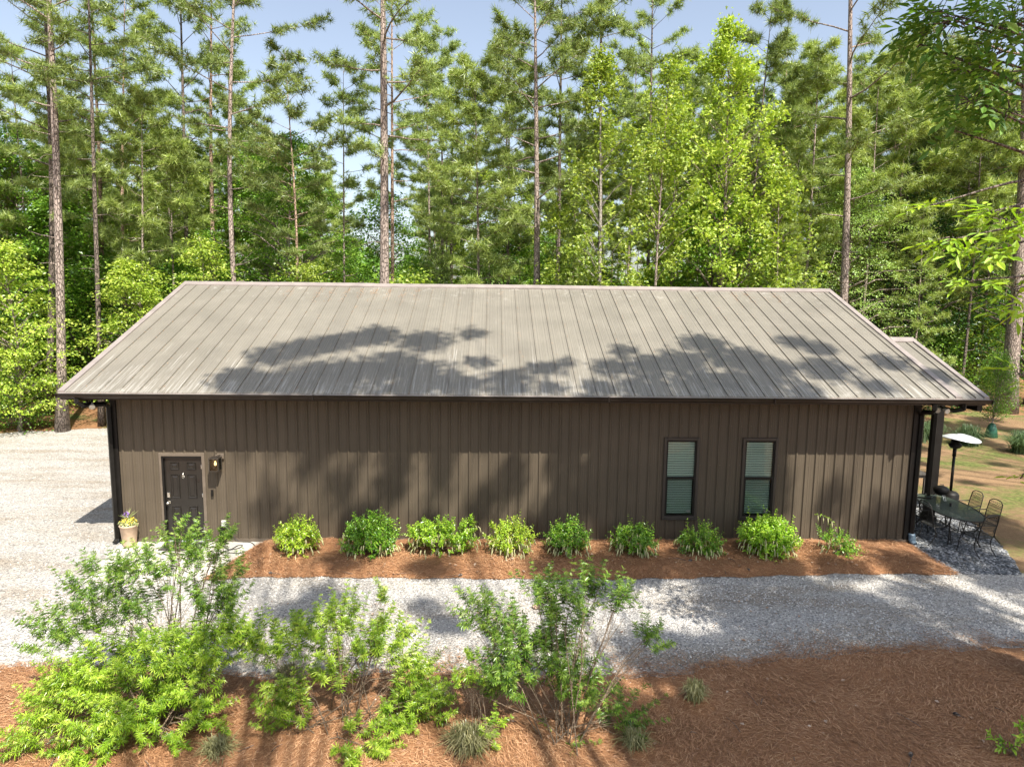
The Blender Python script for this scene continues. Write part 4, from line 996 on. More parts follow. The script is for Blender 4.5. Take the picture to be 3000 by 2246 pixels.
# ------------------------------------------------------------------ plants: templates and generators
def palmate(nl=5, w=.095, droop=.16, spread=72):
    v = [(0, 0, 0)]; f = []
    for k, a in enumerate(np.radians(np.linspace(-spread, spread, nl))):
        l = [1, .93, .66][abs(k - nl // 2)] if nl == 5 else 1 - .2 * abs(k - nl // 2)
        c, s = math.cos(a), math.sin(a)
        for (u, q, z) in ((.5 * l, -w * l, .02), (l, 0, -droop * l), (.5 * l, w * l, .02)): v.append((u * c - q * s, u * s + q * c, z))
        i = 1 + 3 * k; f += [(0, i, i + 1), (0, i + 1, i + 2)]
    return np.array(v), np.array(f)
PALM = palmate()
def pinnate(n=7):
    v = [(0, 0, 0)]; f = []
    for k in range(n):
        if k == n - 1: bx, a, l = .55, 0, .5
        else: bx, a, l = .12 + .2 * (k // 2), (1 if k % 2 else -1) * 1.0, .30 + .06 * (k // 2)
        c, s = math.cos(a), math.sin(a); i = len(v)
        for (u, q, z) in ((0, 0, 0), (.45 * l, -.19 * l, .02), (l, 0, -.10 * l), (.45 * l, .19 * l, .02), (.75*l, -.13*l, 0.0), (.75*l, .13*l, 0.0)): v.append((bx + u * c - q * s, u * s + q * c, z - .12 * bx))
        f += [(i, i + 1, i + 4), (i, i + 4, i + 2), (i, i + 2, i + 5), (i, i + 5, i + 3)]
    return np.array(v), np.array(f)
HICK = pinnate(5)
OVAL = (np.array([(0, 0, 0), (.35, -.22, .07), (.75, -.18, .03), (1, 0, -.1), (.75, .18, .03), (.35, .22, .07)]), np.array([(0, 1, 2), (0, 2, 3), (0, 3, 4), (0, 4, 5)]))
STAR = palmate(3, .30, .14, 62)
LEAF = (np.array([(0, 0, 0), (.45, -.33, .06), (1, 0, -.12), (.45, .33, .06)]), np.array([(0, 1, 2), (0, 2, 3)]))
def rot_fu(f, u):
    f = f / (np.linalg.norm(f, axis=1)[:, None] + 1e-9)
    y = np.cross(u, f); y /= np.linalg.norm(y, axis=1)[:, None] + 1e-9
    return np.stack([f, y, np.cross(f, y)], -1)
def shoots(bl, stems, P0, D, LEN, tmpl, leaf, nodes=7, rev=0.85, thick=.004, twig_every=1, g=rng):
    """leafy shoots: start points P0, directions D, lengths; opposite leaves at each node"""
    n = len(P0); D = D / np.linalg.norm(D, axis=1)[:, None]
    ref = np.cross(D, g.normal(size=(n, 3))); A = ref / (np.linalg.norm(ref, axis=1)[:, None] + 1e-9); B = np.cross(D, A)
    bend = g.normal(size=(n, 3)) * 0.12
    for k in range(nodes):
        t = (k + .6) / nodes
        P = P0 + D * (LEN * t)[:, None] + bend * (LEN * t * t)[:, None]
        ax, bx = (A, B) if k % 2 == 0 else (B, A)
        for s in (-1, 1):
            F = ax * s * rev + D * (.35 + .5 * t) + g.normal(size=(n, 3)) * .22 + np.array([0, 0, -.12])
            U = D * .6 + np.array([0, 0, .7]) + g.normal(size=(n, 3)) * .25
            sz = leaf * (1.0 - .45 * t ** 2) * g.uniform(.5, 1.25, n)
            bl.inst(*tmpl, P, rot_fu(F, U), sz)
    for i in range(0, n, twig_every):
        stems.tube([P0[i], P0[i] + D[i] * LEN[i] * .5 + bend[i] * LEN[i] * .25, P0[i] + D[i] * LEN[i] + bend[i] * LEN[i]], [thick, thick * .7, thick * .3], 3, cap=False)
def blob_plant(name, label, cat, base, blobs, per, tmpl, leaf, lmat, smat, seed, shoot=(.22, .38), nodes=7, sr=.012, up=.55, nst=3, group=None, bases=None, part='foliage', out=1.0, thick=.0035, minz=0.05):
    g = np.random.default_rng(seed); t = empty(name, base, label=label, cat=cat, group=group)
    bl, st = MB(), MB(); base = np.array(base, float); P0s = []; Ds = []
    ctr = np.mean([b_[:3] for b_ in blobs], axis=0)
    for (x, y, z, r, rz_) in blobs:
        c = np.array([x, y, z]); n = max(4, int(per * r * r * (1 + rz_)))
        p = g.normal(size=(n, 3)); p /= np.linalg.norm(p, axis=1)[:, None]; p *= (g.uniform(.25, 1, n) ** .45)[:, None]
        q = c + p * np.array([r, r, rz_]) * g.uniform(.55, 1.12, n)[:, None]
        q = q[q[:, 2] > minz]; p = p[:len(q)] if len(q) != n else p
        d = (q - c) / np.array([r, r, rz_]) * .7 + (q - (base + [0, 0, .2])) / (np.linalg.norm(q - base, axis=1)[:, None] + .1) * out * .8 + np.array([0, 0, up]) + g.normal(size=q.shape) * .25
        P0s.append(q); Ds.append(d)
        # stems from the foot of the plant into the blob, forking to shoots
        for s_ in range(nst):
            foot = base + np.append(g.normal(size=2) * (.10 if bases is None else bases), 0.0)
            tip = c + g.normal(size=3) * np.array([r, r, rz_]) * .35; tip[2] = max(tip[2], .1)
            hx = tip - foot; m1 = foot + hx * .35 + np.array([0, 0, .10 * np.linalg.norm(hx)]) + g.normal(size=3) * .04; m2 = foot + hx * .7 + np.array([0, 0, .08 * np.linalg.norm(hx)]) + g.normal(size=3) * .04
            st.tube([foot, m1, m2, tip], [sr, sr * .75, sr * .5, sr * .25], 5, cap=False)
            for j in range(5):
                k = g.integers(len(q)) if len(q) else None
                if k is None: break
                s0 = m2 if j % 2 else m1; st.tube([s0, (s0 + q[k]) / 2 + g.normal(size=3) * .03 + [0, 0, .02], q[k]], [sr * .4, sr * .3, sr * .2], 3, cap=False)
    P0 = np.concatenate(P0s); D = np.concatenate(Ds); LEN = g.uniform(*shoot, len(P0)) * np.where(g.random(len(P0)) < .12, 1.5, 1.0)
    shoots(bl, st, P0, D, LEN, tmpl, leaf, nodes, g=g, thick=thick)
    for bb, nm, mt_ in ((bl, part, lmat), (st, 'branches', smat)):
        o = bb.build(nm, mt_, t); o.location = -Vector([float(q) for q in base])
    return t

B1 = [(3.81, -6.2, 1.7, 0.5, 0.35), (4.61, -6.1, 2.0, 0.5, 0.36), (5.2, -6.0, 1.51, 0.45, 0.33), (3.37, -6.3, 1.11, 0.5, 0.26), (5.13, -6.0, 2.11, 0.32, 0.25), (4.73, -6.05, 2.47, 0.14, 0.3), (5.33, -6.0, 2.31, 0.16, 0.2), (4.25, -6.2, 1.35, 0.4, 0.25), (5.52, -5.95, 1.79, 0.2, 0.2), (4.03, -6.7, 0.75, 0.55, 0.3), (4.78, -6.6, 0.88, 0.55, 0.3), (5.46, -6.5, 0.97, 0.5, 0.33), (5.87, -6.4, 0.76, 0.25, 0.25), (3.6, -6.9, 0.44, 0.45, 0.3), (4.6, -7.0, 0.46, 0.55, 0.3), (5.21, -6.8, 0.51, 0.4, 0.28), (3.51, -7.2, 0.13, 0.35, 0.3), (4.24, -7.3, 0.15, 0.5, 0.25), (5.11, -7.2, 0.21, 0.2, 0.15), (5.46, -7.0, 0.26, 0.2, 0.12)]
B2 = [(6.16, -6.4, 0.96, 0.42, 0.28), (6.85, -6.4, 1.05, 0.45, 0.3), (7.59, -6.4, 0.95, 0.45, 0.28), (8.03, -6.6, 0.57, 0.35, 0.33), (6.52, -6.9, 0.43, 0.35, 0.2), (7.04, -6.2, 1.25, 0.25, 0.22), (7.61, -6.2, 1.35, 0.14, 0.32), (8.23, -6.8, 0.3, 0.33, 0.25), (6.58, -7.0, 0.11, 0.25, 0.22), (7.51, -7.3, 0.12, 0.42, 0.18), (6.03, -6.9, 0.31, 0.28, 0.15), (7.03, -6.6, 0.58, 0.3, 0.2), (7.84, -6.9, 0.23, 0.3, 0.15)]
B3 = [(9.04, -6.8, 1.59, 0.24, 0.33), (9.4, -6.8, 1.21, 0.33, 0.3), (10.07, -6.7, 1.59, 0.33, 0.36), (10.38, -6.7, 1.87, 0.2, 0.25), (9.94, -6.8, 0.97, 0.42, 0.33), (9.31, -6.9, 0.74, 0.38, 0.3), (10.8, -6.7, 1.68, 0.2, 0.25), (11.18, -6.9, 1.26, 0.18, 0.16), (10.3, -6.9, 0.55, 0.33, 0.28), (10.79, -7.0, 0.17, 0.25, 0.25), (10.01, -7.2, -0.02, 0.25, 0.15), (9.76, -6.6, 1.78, 0.2, 0.2)]
B4 = [(8.82, -7.0, 0.76, 0.16, 0.13), (9.14, -7.2, 0.23, 0.16, 0.12), (8.91, -6.8, 0.93, 0.12, 0.1)]
FG = [(14.43, -7.0, 8.92, 0.5, 0.3), (14.88, -7.0, 8.52, 0.45, 0.3), (15.11, -7.0, 8.94, 0.4, 0.35), (14.11, -6.9, 8.69, 0.18, 0.12), (14.72, -7.0, 8.06, 0.35, 0.22), (15.19, -7.0, 7.92, 0.35, 0.25), (14.18, -7.0, 9.03, 0.3, 0.15), (14.56, -7.0, 8.4, 0.3, 0.15), (14.64, -6.8, 7.76, 0.1, 0.1), (14.5, -7.2, 6.43, 0.22, 0.07), (14.88, -7.2, 6.28, 0.25, 0.12), (15.17, -7.2, 6.64, 0.25, 0.2), (14.92, -7.2, 6.75, 0.2, 0.12), (15.23, -7.3, 5.85, 0.2, 0.3), (14.76, -7.3, 5.96, 0.15, 0.05), (14.28, -7.1, 6.83, 0.12, 0.05)]
FG2 = [(15.4, -7.3, 4.84, 0.12, 0.15), (15.56, -7.3, 3.58, 0.08, 0.1)]
SH = [(2.29, 2.18, 0.5), (2.55, 3.57, 0.5), (3.18, 4.13, 0.5), (3.9, 4.49, 0.5), (4.65, 4.87, 0.5), (5.99, 4.55, 0.55), (7.1, 5.18, 0.25), (2.79, 1.82, 0.4), (3.71, 2.39, 0.6), (4.57, 2.6, 0.6), (5.48, 3.02, 0.6), (6.36, 2.44, 0.6), (7.42, 3.26, 0.25), (7.21, 1.9, 0.45), (8.3, 2.29, 0.4), (9.04, 2.89, 0.3), (9.51, 3.21, 0.2), (10.55, 3.02, 0.35), (10.91, 3.99, 0.25), (11.44, 3.14, 0.5), (12.93, 4.61, 0.45), (12.27, 3.37, 0.5), (13.54, 3.61, 0.6), (14.25, 3.0, 0.6), (12.53, 2.19, 0.6), (13.66, 2.02, 0.6), (15.24, 4.79, 0.3), (15.82, 4.33, 0.35), (15.64, 3.03, 0.5), (17.26, 3.48, 0.35), (16.46, 2.07, 0.3), (18.12, 2.68, 0.3), (11.35, 1.98, 0.5), (14.78, 1.86, 0.3), (11.38, 1.05, 0.6), (12.56, 1.05, 0.7), (13.75, 1.05, 0.7), (14.72, 1.15, 0.5), (12.13, 0.45, 0.7), (13.32, 0.45, 0.7), (14.52, 0.45, 0.7), (15.22, 0.76, 0.4), (10.79, 0.7, 0.5), (10.26, 0.25, 0.5), (9.08, 0.94, 0.35), (7.44, 1.09, 0.35), (6.35, 0.94, 0.4), (5.27, 0.79, 0.3), (4.31, 1.17, 0.3), (5.93, 0.24, 0.4), (7.44, 0.34, 0.3), (8.57, 0.44, 0.35), (4.42, 0.14, 0.3), (3.69, 0.54, 0.25), (16.72, 0.56, 0.28), (17.94, 0.3, 0.3), (18.53, 0.15, 0.35), (10.11, 1.19, 0.4), (5.93, -1.24, 0.4), (7.78, -1.6, 0.4), (10.63, -1.6, 0.5), (12.1, -1.43, 0.6), (13.57, -1.43, 0.6), (14.97, -1.61, 0.5), (16.43, -1.61, 0.4), (18.01, -1.43, 0.4), (19.96, -0.23, 0.5), (5.97, -2.88, 0.4), (5.49, -3.44, 0.35), (7.94, -3.31, 0.3), (8.3, -3.96, 0.3), (12.1, -3.05, 0.7), (12.83, -3.86, 0.8), (14.06, -3.05, 0.7), (14.2, -4.24, 0.8), (15.62, -3.2, 0.7), (16.14, -4.0, 0.7), (17.68, -3.07, 0.6), (17.8, -4.26, 0.5), (11.93, -5.0, 0.6), (12.93, -5.32, 0.6), (14.14, -5.61, 0.7), (15.09, -5.81, 0.7), (16.38, -5.44, 0.7), (12.65, -6.76, 0.5), (13.48, -6.99, 0.6), (14.39, -7.0, 0.7), (15.31, -7.01, 0.7), (16.58, -6.25, 0.6), (12.42, -6.05, 0.4), (11.47, -6.82, 0.4), (11.53, -7.43, 0.4), (12.58, -7.51, 0.5), (13.38, -7.64, 0.5), (15.38, -7.54, 0.6), (19.73, -2.13, 0.5), (11.22, -2.44, 0.4)]
# near shrubs (chaste tree like, five fingered leaves)
blob_plant('chaste_tree', 'largest bright green shrub with finger leaves before the black door', 'shrub', (4.62, -6.75, .05), [q for q in B1[9:] if q[0] < 5.8] , 205, PALM, .098, M['vitex'], M['stem'], 21, (.20, .36), 7, .014, bases=.22)
blob_plant('chaste_tree', 'tall open darker shrub rising behind the largest bright shrub', 'shrub', (4.70, -6.15, .05), B1[:9], 175, PALM, .092, M['vitex_d'], M['stem'], 22, (.20, .36), 7, .009, bases=.18, nst=2)
blob_plant('chaste_tree', 'broad low bright shrub, second from the left on the near mulch', 'shrub', (7.15, -6.85, .05), [q for q in B2 if q[0] > 6.1], 215, PALM, .098, M['vitex'], M['stem'], 23, (.18, .34), 7, .009, bases=.2, nst=2)
blob_plant('chaste_tree', 'tall airy many stemmed shrub at the middle of the near mulch', 'shrub', (10.05, -7.15, .05), B3, 300, PALM, .098, M['vitex_d'], M['stem'], 24, (.20, .42), 7, .010, bases=.14, nst=2)
blob_plant('chaste_tree', 'small sparse shrub between the broad low one and the airy one', 'shrub', (9.05, -7.2, .05), B4, 420, PALM, .08, M['vitex'], M['stem'], 25, (.12, .22), 6, .006)

blob_plant('oak_seedling', 'leafy green seedling at the lower right corner of the mulch', 'seedling', (15.75, -7.55, .05), [(15.72, -7.5, .32, .16, .14), (15.6, -7.45, .15, .10, .08)], 200, OVAL, .10, M['vitex'], M['stem'], 26, (.10, .2), 5, .006)
b = MB()
for k in range(46):
    x = R.uniform(3, 16.5); y = R.uniform(-8.0, -5.9) if k % 3 else R.uniform(-2.0, -1.0); x = max(x, 4.6) if y > -3 else x
    z = float(z_front(np.array(x), np.array(y))) if y < -4 else float(z_bed(np.array(x), np.array(y))); a = R.uniform(0, 6.28); l = R.uniform(.08, .4)
    d_ = np.array([math.cos(a), math.sin(a), 0]) * l; p_ = np.array([x, y, z + .035])
    b.tube([p_, p_ + d_ * .5 + [R.uniform(-.02, .02), R.uniform(-.02, .02), .012], p_ + d_], [.006, .005, .003], 4, cap=False)
    if k % 5 == 0: b.tube([p_, p_ + d_ / l * .03, p_ + d_ / l * .07, p_ + d_ / l * .09], [.010, .028, .022, .006], 7)
o = b.build('twigs', M['bark_d'], kind='stuff'); tag(o, 'thin fallen twigs and a few cones lying on the pine straw', 'twigs')

# bed shrubs under the wall
BS = [(4.95, .52, .86, 0), (6.52, .66, .92, 0), (8.05, .74, .86, 0), (9.55, .56, .84, 0), (10.80, .50, .80, 0), (12.25, .56, .76, 0), (13.72, .54, .66, 0), (15.22, .68, .90, 0), (16.72, .42, .66, 1)]
LB = ['small round bed shrub nearest the concrete doorstep', 'dense tall bed shrub second from the doorstep', 'wide bed shrub third from the doorstep with a yellow lit right half', 'bed shrub fourth from the doorstep with upright sprigs',
      'compact round bed shrub, the middle one of nine', 'loose bed shrub just left of the left window', 'low bed shrub between the two windows', 'largest bed shrub, under the right window', 'sparse bed shrub with one long arching sprig, nearest the patio']
def drooping_spikes(b, c, r, rz_, n, g):
    for k in range(n):
        a = g.uniform(math.pi * .95, math.pi * 2.05) if g.random() < .8 else g.uniform(0, math.pi)
        rr = r * g.uniform(.55, 1.05); z = c[2] + rz_ * g.uniform(-.75, .45)
        p = np.array([c[0] + rr * math.cos(a), c[1] + rr * .85 * math.sin(a), max(z, .16)]); l = g.uniform(.10, .18); o_ = np.array([math.cos(a), math.sin(a), 0]) * l
        b.tube([p, p + o_ * .25 + [0, 0, -.25 * l], p + o_ * .4 + [0, 0, -.75 * l], p + o_ * .45 + [0, 0, -.98 * l]], [.005, .013, .012, .004], 4)
for k, ((x, r, h, sp), lb) in enumerate(zip(BS, LB)):
    g = np.random.default_rng(100 + k); y = -.93
    bl_ = [(x, y, h * .42, r * .72, h * .34), (x - r * .35, y + .03, h * .5, r * .45, h * .28), (x + r * .33, y - .03, h * .46, r * .45, h * .30), (x + g.uniform(-.1, .1), y + .08, h * .72, r * .28, h * .18)]
    if k == 2: bl_ = [(x - .28, y, .42, .36, .28), (x + .02, y + .02, .46, .26, .24), (x + .32, y, .42, .36, .30), (x + .62, y + .1, .62, .12, .1), (x - .5, y + .05, .5, .2, .15)]
    if k == 8: bl_ = [(x + .08, y, .30, .30, .20), (x + .25, y - .05, .2, .22, .14), (x - .22, y + .05, .42, .12, .10)]
    t = blob_plant('bed_shrub', lb, 'shrub', (x, y, .10), [(a_, b__, c_ * 1.08, d_ * 1.12, e_ * 1.15) for a_, b__, c_, d_, e_ in bl_], [430, 560, 440, 400, 520, 360, 400, 560, 330][k], OVAL, [.072, .080, .076, .070, .074, .078, .070, .084, .070][k], M[['itea_c', 'itea_b', 'itea', 'itea_c', 'itea_b', 'itea_b', 'itea_b', 'itea', 'itea_b'][k]], M['stem'], 200 + k, (.12, .26), 7, .007, up=1.0, nst=2, group='bright green shrubs with hanging pale flower spikes along the wall', thick=.003)
    b = MB()
    for (bx, by, bz, br, brz) in bl_: drooping_spikes(b, (bx, by, bz * 1.02), br * 1.26, brz * 1.2, int((34 if k not in (0, 8) else 16) * br / .4), g)
    if k == 8:
        sb = MB(); p_ = smooth_path([(x, y, .3), (x + .05, y + .1, .62), (x - .1, y + .2, .86), (x - .38, y + .22, .93)]); sb.tube(p_, .006, 5)
        o = sb.build('arching_stem', M['stem'], t); o.location = -t.location
        lb_ = MB(); pts = p_[6:]; n_ = len(pts) * 3; ps = np.repeat(pts, 3, 0)
        lb_.inst(*OVAL, ps, rand_rot(n_, np.tile([0, 0, 1.], (n_, 1)), .5, g), g.uniform(.05, .075, n_)); o = lb_.build('foliage', M['itea'], t); o.location = -t.location
        for q_ in pts[::2]: b.tube([q_, q_ + [0, -.02, -.08], q_ + [.0, -.03, -.17]], [.006, .013, .005], 5)
    o = b.build('flower_spikes', M['raceme'], t); o.location = -t.location; o['kind'] = 'stuff'

def grass_clump(loc, h, r, n, mat, label, seed, group=None):
    g = np.random.default_rng(seed); b = MB()
    th = g.uniform(0, 2 * np.pi, n); lean = g.uniform(.05, 1, n) ** .8 * r; hh = h * g.uniform(.6, 1.05, n) * (1 - .35 * (lean / r) ** 2)
    bs = g.normal(size=(n, 2)) * .07 * (r / .45); w = g.uniform(.003, .006, n) * (1 + h)
    V = np.zeros((n, 7, 3)); d = np.stack([np.cos(th), np.sin(th)], -1); pr_ = np.stack([-d[:, 1], d[:, 0]], -1)
    for k, (u, z, ww) in enumerate([(0, 0, 1), (.18, .45, 1), (.55, .88, .7), (1.0, .82, 0)]):
        c = bs + d * (lean * u)[:, None]; zz = hh * z * (1 if k < 3 else 1)
        if k < 3:
            V[:, 2 * k, :2] = c - pr_ * (w * ww)[:, None]; V[:, 2 * k + 1, :2] = c + pr_ * (w * ww)[:, None]; V[:, 2 * k, 2] = V[:, 2 * k + 1, 2] = zz
        else: V[:, 6, :2] = c; V[:, 6, 2] = hh * (z - .15 * (lean / r))
    idx = np.arange(n)[:, None] * 7
    b.add(V.reshape(-1, 3), np.concatenate([idx + np.array([0, 1, 3, 2]), idx + np.array([2, 3, 5, 4])])); b.F.append(idx + np.array([4, 5, 6])); b.S.append(False); b.M.append(0)
    o = b.build('grass_clump', M[mat], loc=loc); tag(o, label, 'ornamental grass', group); return o
GG = 'fountain grass clumps'
for (loc, h, r, n, mt_, lb) in [((8.35, -6.35, .05), .38, .34, 420, 'grass', 'dark tan grass clump right of the broad low shrub'), ((8.85, -7.35, .05), .42, .42, 600, 'grass', 'grass clump at the bottom edge beside the airy shrub'),
        ((12.0, -6.35, .05), .42, .26, 260, 'grass', 'lone small grass clump on the shaded mulch right of the airy shrub'), ((6.15, -5.75, .03), .32, .34, 380, 'grass', 'grass clump by the drive between the two bright shrubs'),
        ((5.75, -7.35, .05), .24, .34, 320, 'grass', 'pale dry grass clump under the largest bright shrub'), ((10.95, -7.3, .05), .30, .30, 260, 'grass', 'wispy grass clump at the right foot of the airy shrub'),
        ((26.3, 11.3, 0), 1.05, .85, 620, 'grass_g', 'green fountain grass clump seen left of the porch post'), ((27.9, 10.6, 0), .95, .95, 700, 'grass_g', 'green fountain grass clump behind the patio heater'),
        ((29.0, 9.3, 0), 1.0, 1.0, 700, 'grass_g', 'fountain grass clump nearest the right edge of the lawn'), ((27.1, 11.6, 0), .9, .75, 500, 'grass_g', 'fountain grass clump just right of the porch post'), ((31.6, 11.5, 0), .8, .8, 420, 'grass_g', 'fountain grass clump right of the small tree with the green bag')]:
    grass_clump(loc, h, r, n, mt_, lb, int(abs(loc[0] * 97)), GG)

# ------------------------------------------------------------------ trees
def tuft(n, seed):
    g = np.random.default_rng(seed); v = []; f = []
    for k in range(n):
        d = g.normal(size=3) * [1, 1, .8] + [0, 0, .75]; d /= np.linalg.norm(d); l = g.uniform(.75, 1.1)
        s = np.cross(d, g.normal(size=3)); s /= np.linalg.norm(s); s *= .044; i = len(v)
        v += [tuple(s), tuple(-s), tuple(d * l + [0, 0, -.08])]; f.append((i, i + 1, i + 2))
    return np.array(v), np.array(f)
TUFTS = [tuft(14, 1), tuft(14, 2), tuft(13, 3)]
def trunk_path(base, H, off, bow, n=15, g=None):
    z = np.linspace(0, 1, n) ** .9
    return np.stack([base[0] + off[0] * z + bow[0] * np.sin(z * math.pi * 1.3), base[1] + off[1] * z + bow[1] * np.sin(z * math.pi), base[2] + H * z], -1)
def make_pine(loc, H, d, h0, CR, nb, seed, label=None, group=None, off=(0, 0), bow=(0, 0), bark='bark', needle='needle', ts=.26, dens=1.0, stubs=7, name='pine_tree', cone=False, droop=0.0, gaps=0.0):
    g = np.random.default_rng(seed); t = empty(name, loc, label=label, cat='pine tree', group=group)
    tr, cr = MB(), MB(); path = trunk_path((0, 0, -.05), H, off, bow)
    zz = path[:, 2] / H
    rad = d * .44 * (np.clip(1 - zz, 0, 1) ** .75 * .93 + .02) * (1 + .4 * np.exp(-path[:, 2] / .35)) * (1 + g.normal(size=len(zz)) * .03)
    tr.tube(path, rad, 12)
    at = lambda z: np.array([np.interp(z, path[:, 2], path[:, k]) for k in range(3)]); rz_ = lambda z: np.interp(z, path[:, 2], rad)
    P = []; A = []; az = g.uniform(0, 6.28)
    for i in range(nb):
        u = (i + g.uniform(0, .8)) / nb; z = h0 + (H - h0) * u ** .92 * .985; az += 2.4 + g.normal() * .35
        if cone: L_ = CR * (1 - u * .92) * g.uniform(.75, 1.1)
        else: L_ = CR * (.45 + .55 * math.sin(min(1, u * 2.2) * math.pi / 2)) * (1 - .75 * max(0, u - .45) / .55) * g.uniform(.55, 1.12)
        if g.random() < gaps: continue
        el = (.05 + .65 * u - droop) + g.normal() * .10; c0 = at(z); dr = np.array([math.cos(az), math.sin(az), 0])
        pts = [c0]; p = c0.copy(); e = el; a_ = az
        ns = 5
        for k in range(ns):
            a_ += g.normal() * .13; e = el * (1 - .3 * k / ns) + (.30 * (k / ns) ** 2) + g.normal() * .06
            p = p + L_ / ns * np.array([math.cos(a_) * math.cos(e), math.sin(a_) * math.cos(e), math.sin(e)]); pts.append(p.copy())
        pts = np.array(pts); r0 = max(.012, min(rz_(z) * .42, .010 + .012 * L_))
        tr.tube(pts, np.linspace(r0, .006, ns + 1), 5, cap=False)
        nt = max(4, int((5 + L_ * 3.6) * dens))
        for k in range(nt):
            s = g.uniform(.28, 1.0) ** .75 * ns; j = min(int(s), ns - 1); q = pts[j] + (pts[j + 1] - pts[j]) * (s - j)
            sd = 1 if k % 2 else -1; ta = a_ + sd * g.uniform(.4, 1.2); te = g.uniform(-.1, .65); l = g.uniform(.25, .85) * (.5 + .12 * L_)
            e_ = q + l * np.array([math.cos(ta) * math.cos(te), math.sin(ta) * math.cos(te), math.sin(te)])
            tr.tube([q, (q + e_) / 2 + [0, 0, -.02], e_], [.009, .007, .004], 3, cap=False)
            m = max(3, int(l * 6.5)); w = np.linspace(.35, 1.0, m)[:, None]
            P.append(q + (e_ - q) * w + g.normal(size=(m, 3)) * .035); A.append(np.tile((e_ - q) / l + [0, 0, .45], (m, 1)))
        P.append(pts[-1:] + 0); A.append((pts[-1] - pts[-2])[None] / L_ * ns + [0, 0, .3])
    for i in range(stubs):
        z = h0 * g.uniform(.45, 1.0); a = g.uniform(0, 6.28); l = g.uniform(.3, 1.4); c0 = at(z)
        tr.tube([c0, c0 + l * .5 * np.array([math.cos(a), math.sin(a), .15]), c0 + l * np.array([math.cos(a + .3), math.sin(a + .3), .25 * g.normal()])], [.022, .014, .005], 4, cap=False)
    P = np.concatenate(P); A = np.concatenate(A); A /= np.linalg.norm(A, axis=1)[:, None]
    k = g.integers(0, 3, len(P))
    for q in range(3):
        s = k == q
        cr.inst(*TUFTS[q], P[s], rand_rot(int(s.sum()), A[s], .35, g), ts * g.uniform(.75, 1.15, int(s.sum())))
    tr.build('trunk', M[bark], t); cr.build('crown', M[needle], t)
    return t

def make_broad(loc, H, d, shape, ncl, per, leaf, seed, label=None, group=None, lmat='broad', bark='bark_w', off=(0, 0), bow=(0, 0), cl=(.55, .30), tmpl=None, flat=.5, name='broadleaf_tree', cat='tree', droop=0.0, stems=1, reach=1.0):
    """shape: list of (height fraction, crown radius)"""
    g = np.random.default_rng(seed); t = empty(name, loc, label=label, cat=cat, group=group); tr, cr = MB(), MB()
    sh = np.array(shape); tmpl = tmpl or LEAF
    path = trunk_path((0, 0, -.05), H * .97, off, bow)
    rad = d / 2 * (np.clip(1 - path[:, 2] / H, 0, 1) ** .9 * .95 + .03) * (1 + .4 * np.exp(-path[:, 2] / .3))
    tr.tube(path, rad, 9)
    for s_ in range(stems - 1):
        a = g.uniform(0, 6.28); tr.tube([(0, 0, 0), (.5 * math.cos(a), .5 * math.sin(a), H * .3), (.9 * math.cos(a), .9 * math.sin(a), H * .7)], [d * .35, d * .25, d * .06], 6)
    at = lambda z: np.array([np.interp(z, path[:, 2], path[:, k]) for k in range(3)])
    C = []
    for i in range(ncl):
        u = g.uniform(sh[0, 0], 1.0); rm = np.interp(u, sh[:, 0], sh[:, 1]); a = g.uniform(0, 6.28); rr = rm * g.uniform(.15, 1.0) ** .6
        # lumpy outline: some directions reach further than others
        rr *= 1 + .22 * math.sin(3 * a + 5 * u + seed) + .15 * math.sin(7 * a - 9 * u)
        c0 = at(u * H * .97); c = c0 + [rr * math.cos(a), rr * math.sin(a), -droop * rr]
        C.append((c, a, rr))
        if i % 2 == 0 or rr > rm * .8:
            z0 = max(.15 * H * .5, u * H - .55 * rr - .3); b0 = at(z0); mid = (b0 + c) / 2 + [0, 0, .12 * rr] + g.normal(size=3) * .06
            tr.tube([b0, mid, c], [max(.012, .018 * rr), max(.008, .010 * rr), .005], 4, cap=False)
    for c, a, rr in C:
        s = g.uniform(.7, 1.3); m = int(per * s); q = g.normal(size=(m, 3)) * np.array([cl[0], cl[0], cl[1]]) * s * .55
        q[:, 2] -= .25 * np.hypot(q[:, 0], q[:, 1]) + droop * .3 * np.hypot(q[:, 0], q[:, 1])
        F = q * [1, 1, .2] + np.array([math.cos(a), math.sin(a), -.25]) * .3 + g.normal(size=(m, 3)) * .25
        U = np.array([0, 0, 1.0]) + g.normal(size=(m, 3)) * flat
        cr.inst(*tmpl, c + q, rot_fu(F, U), leaf * g.uniform(.65, 1.2, m))
    tr.build('trunk', M[bark], t); cr.build('crown', M[lmat], t)
    return t

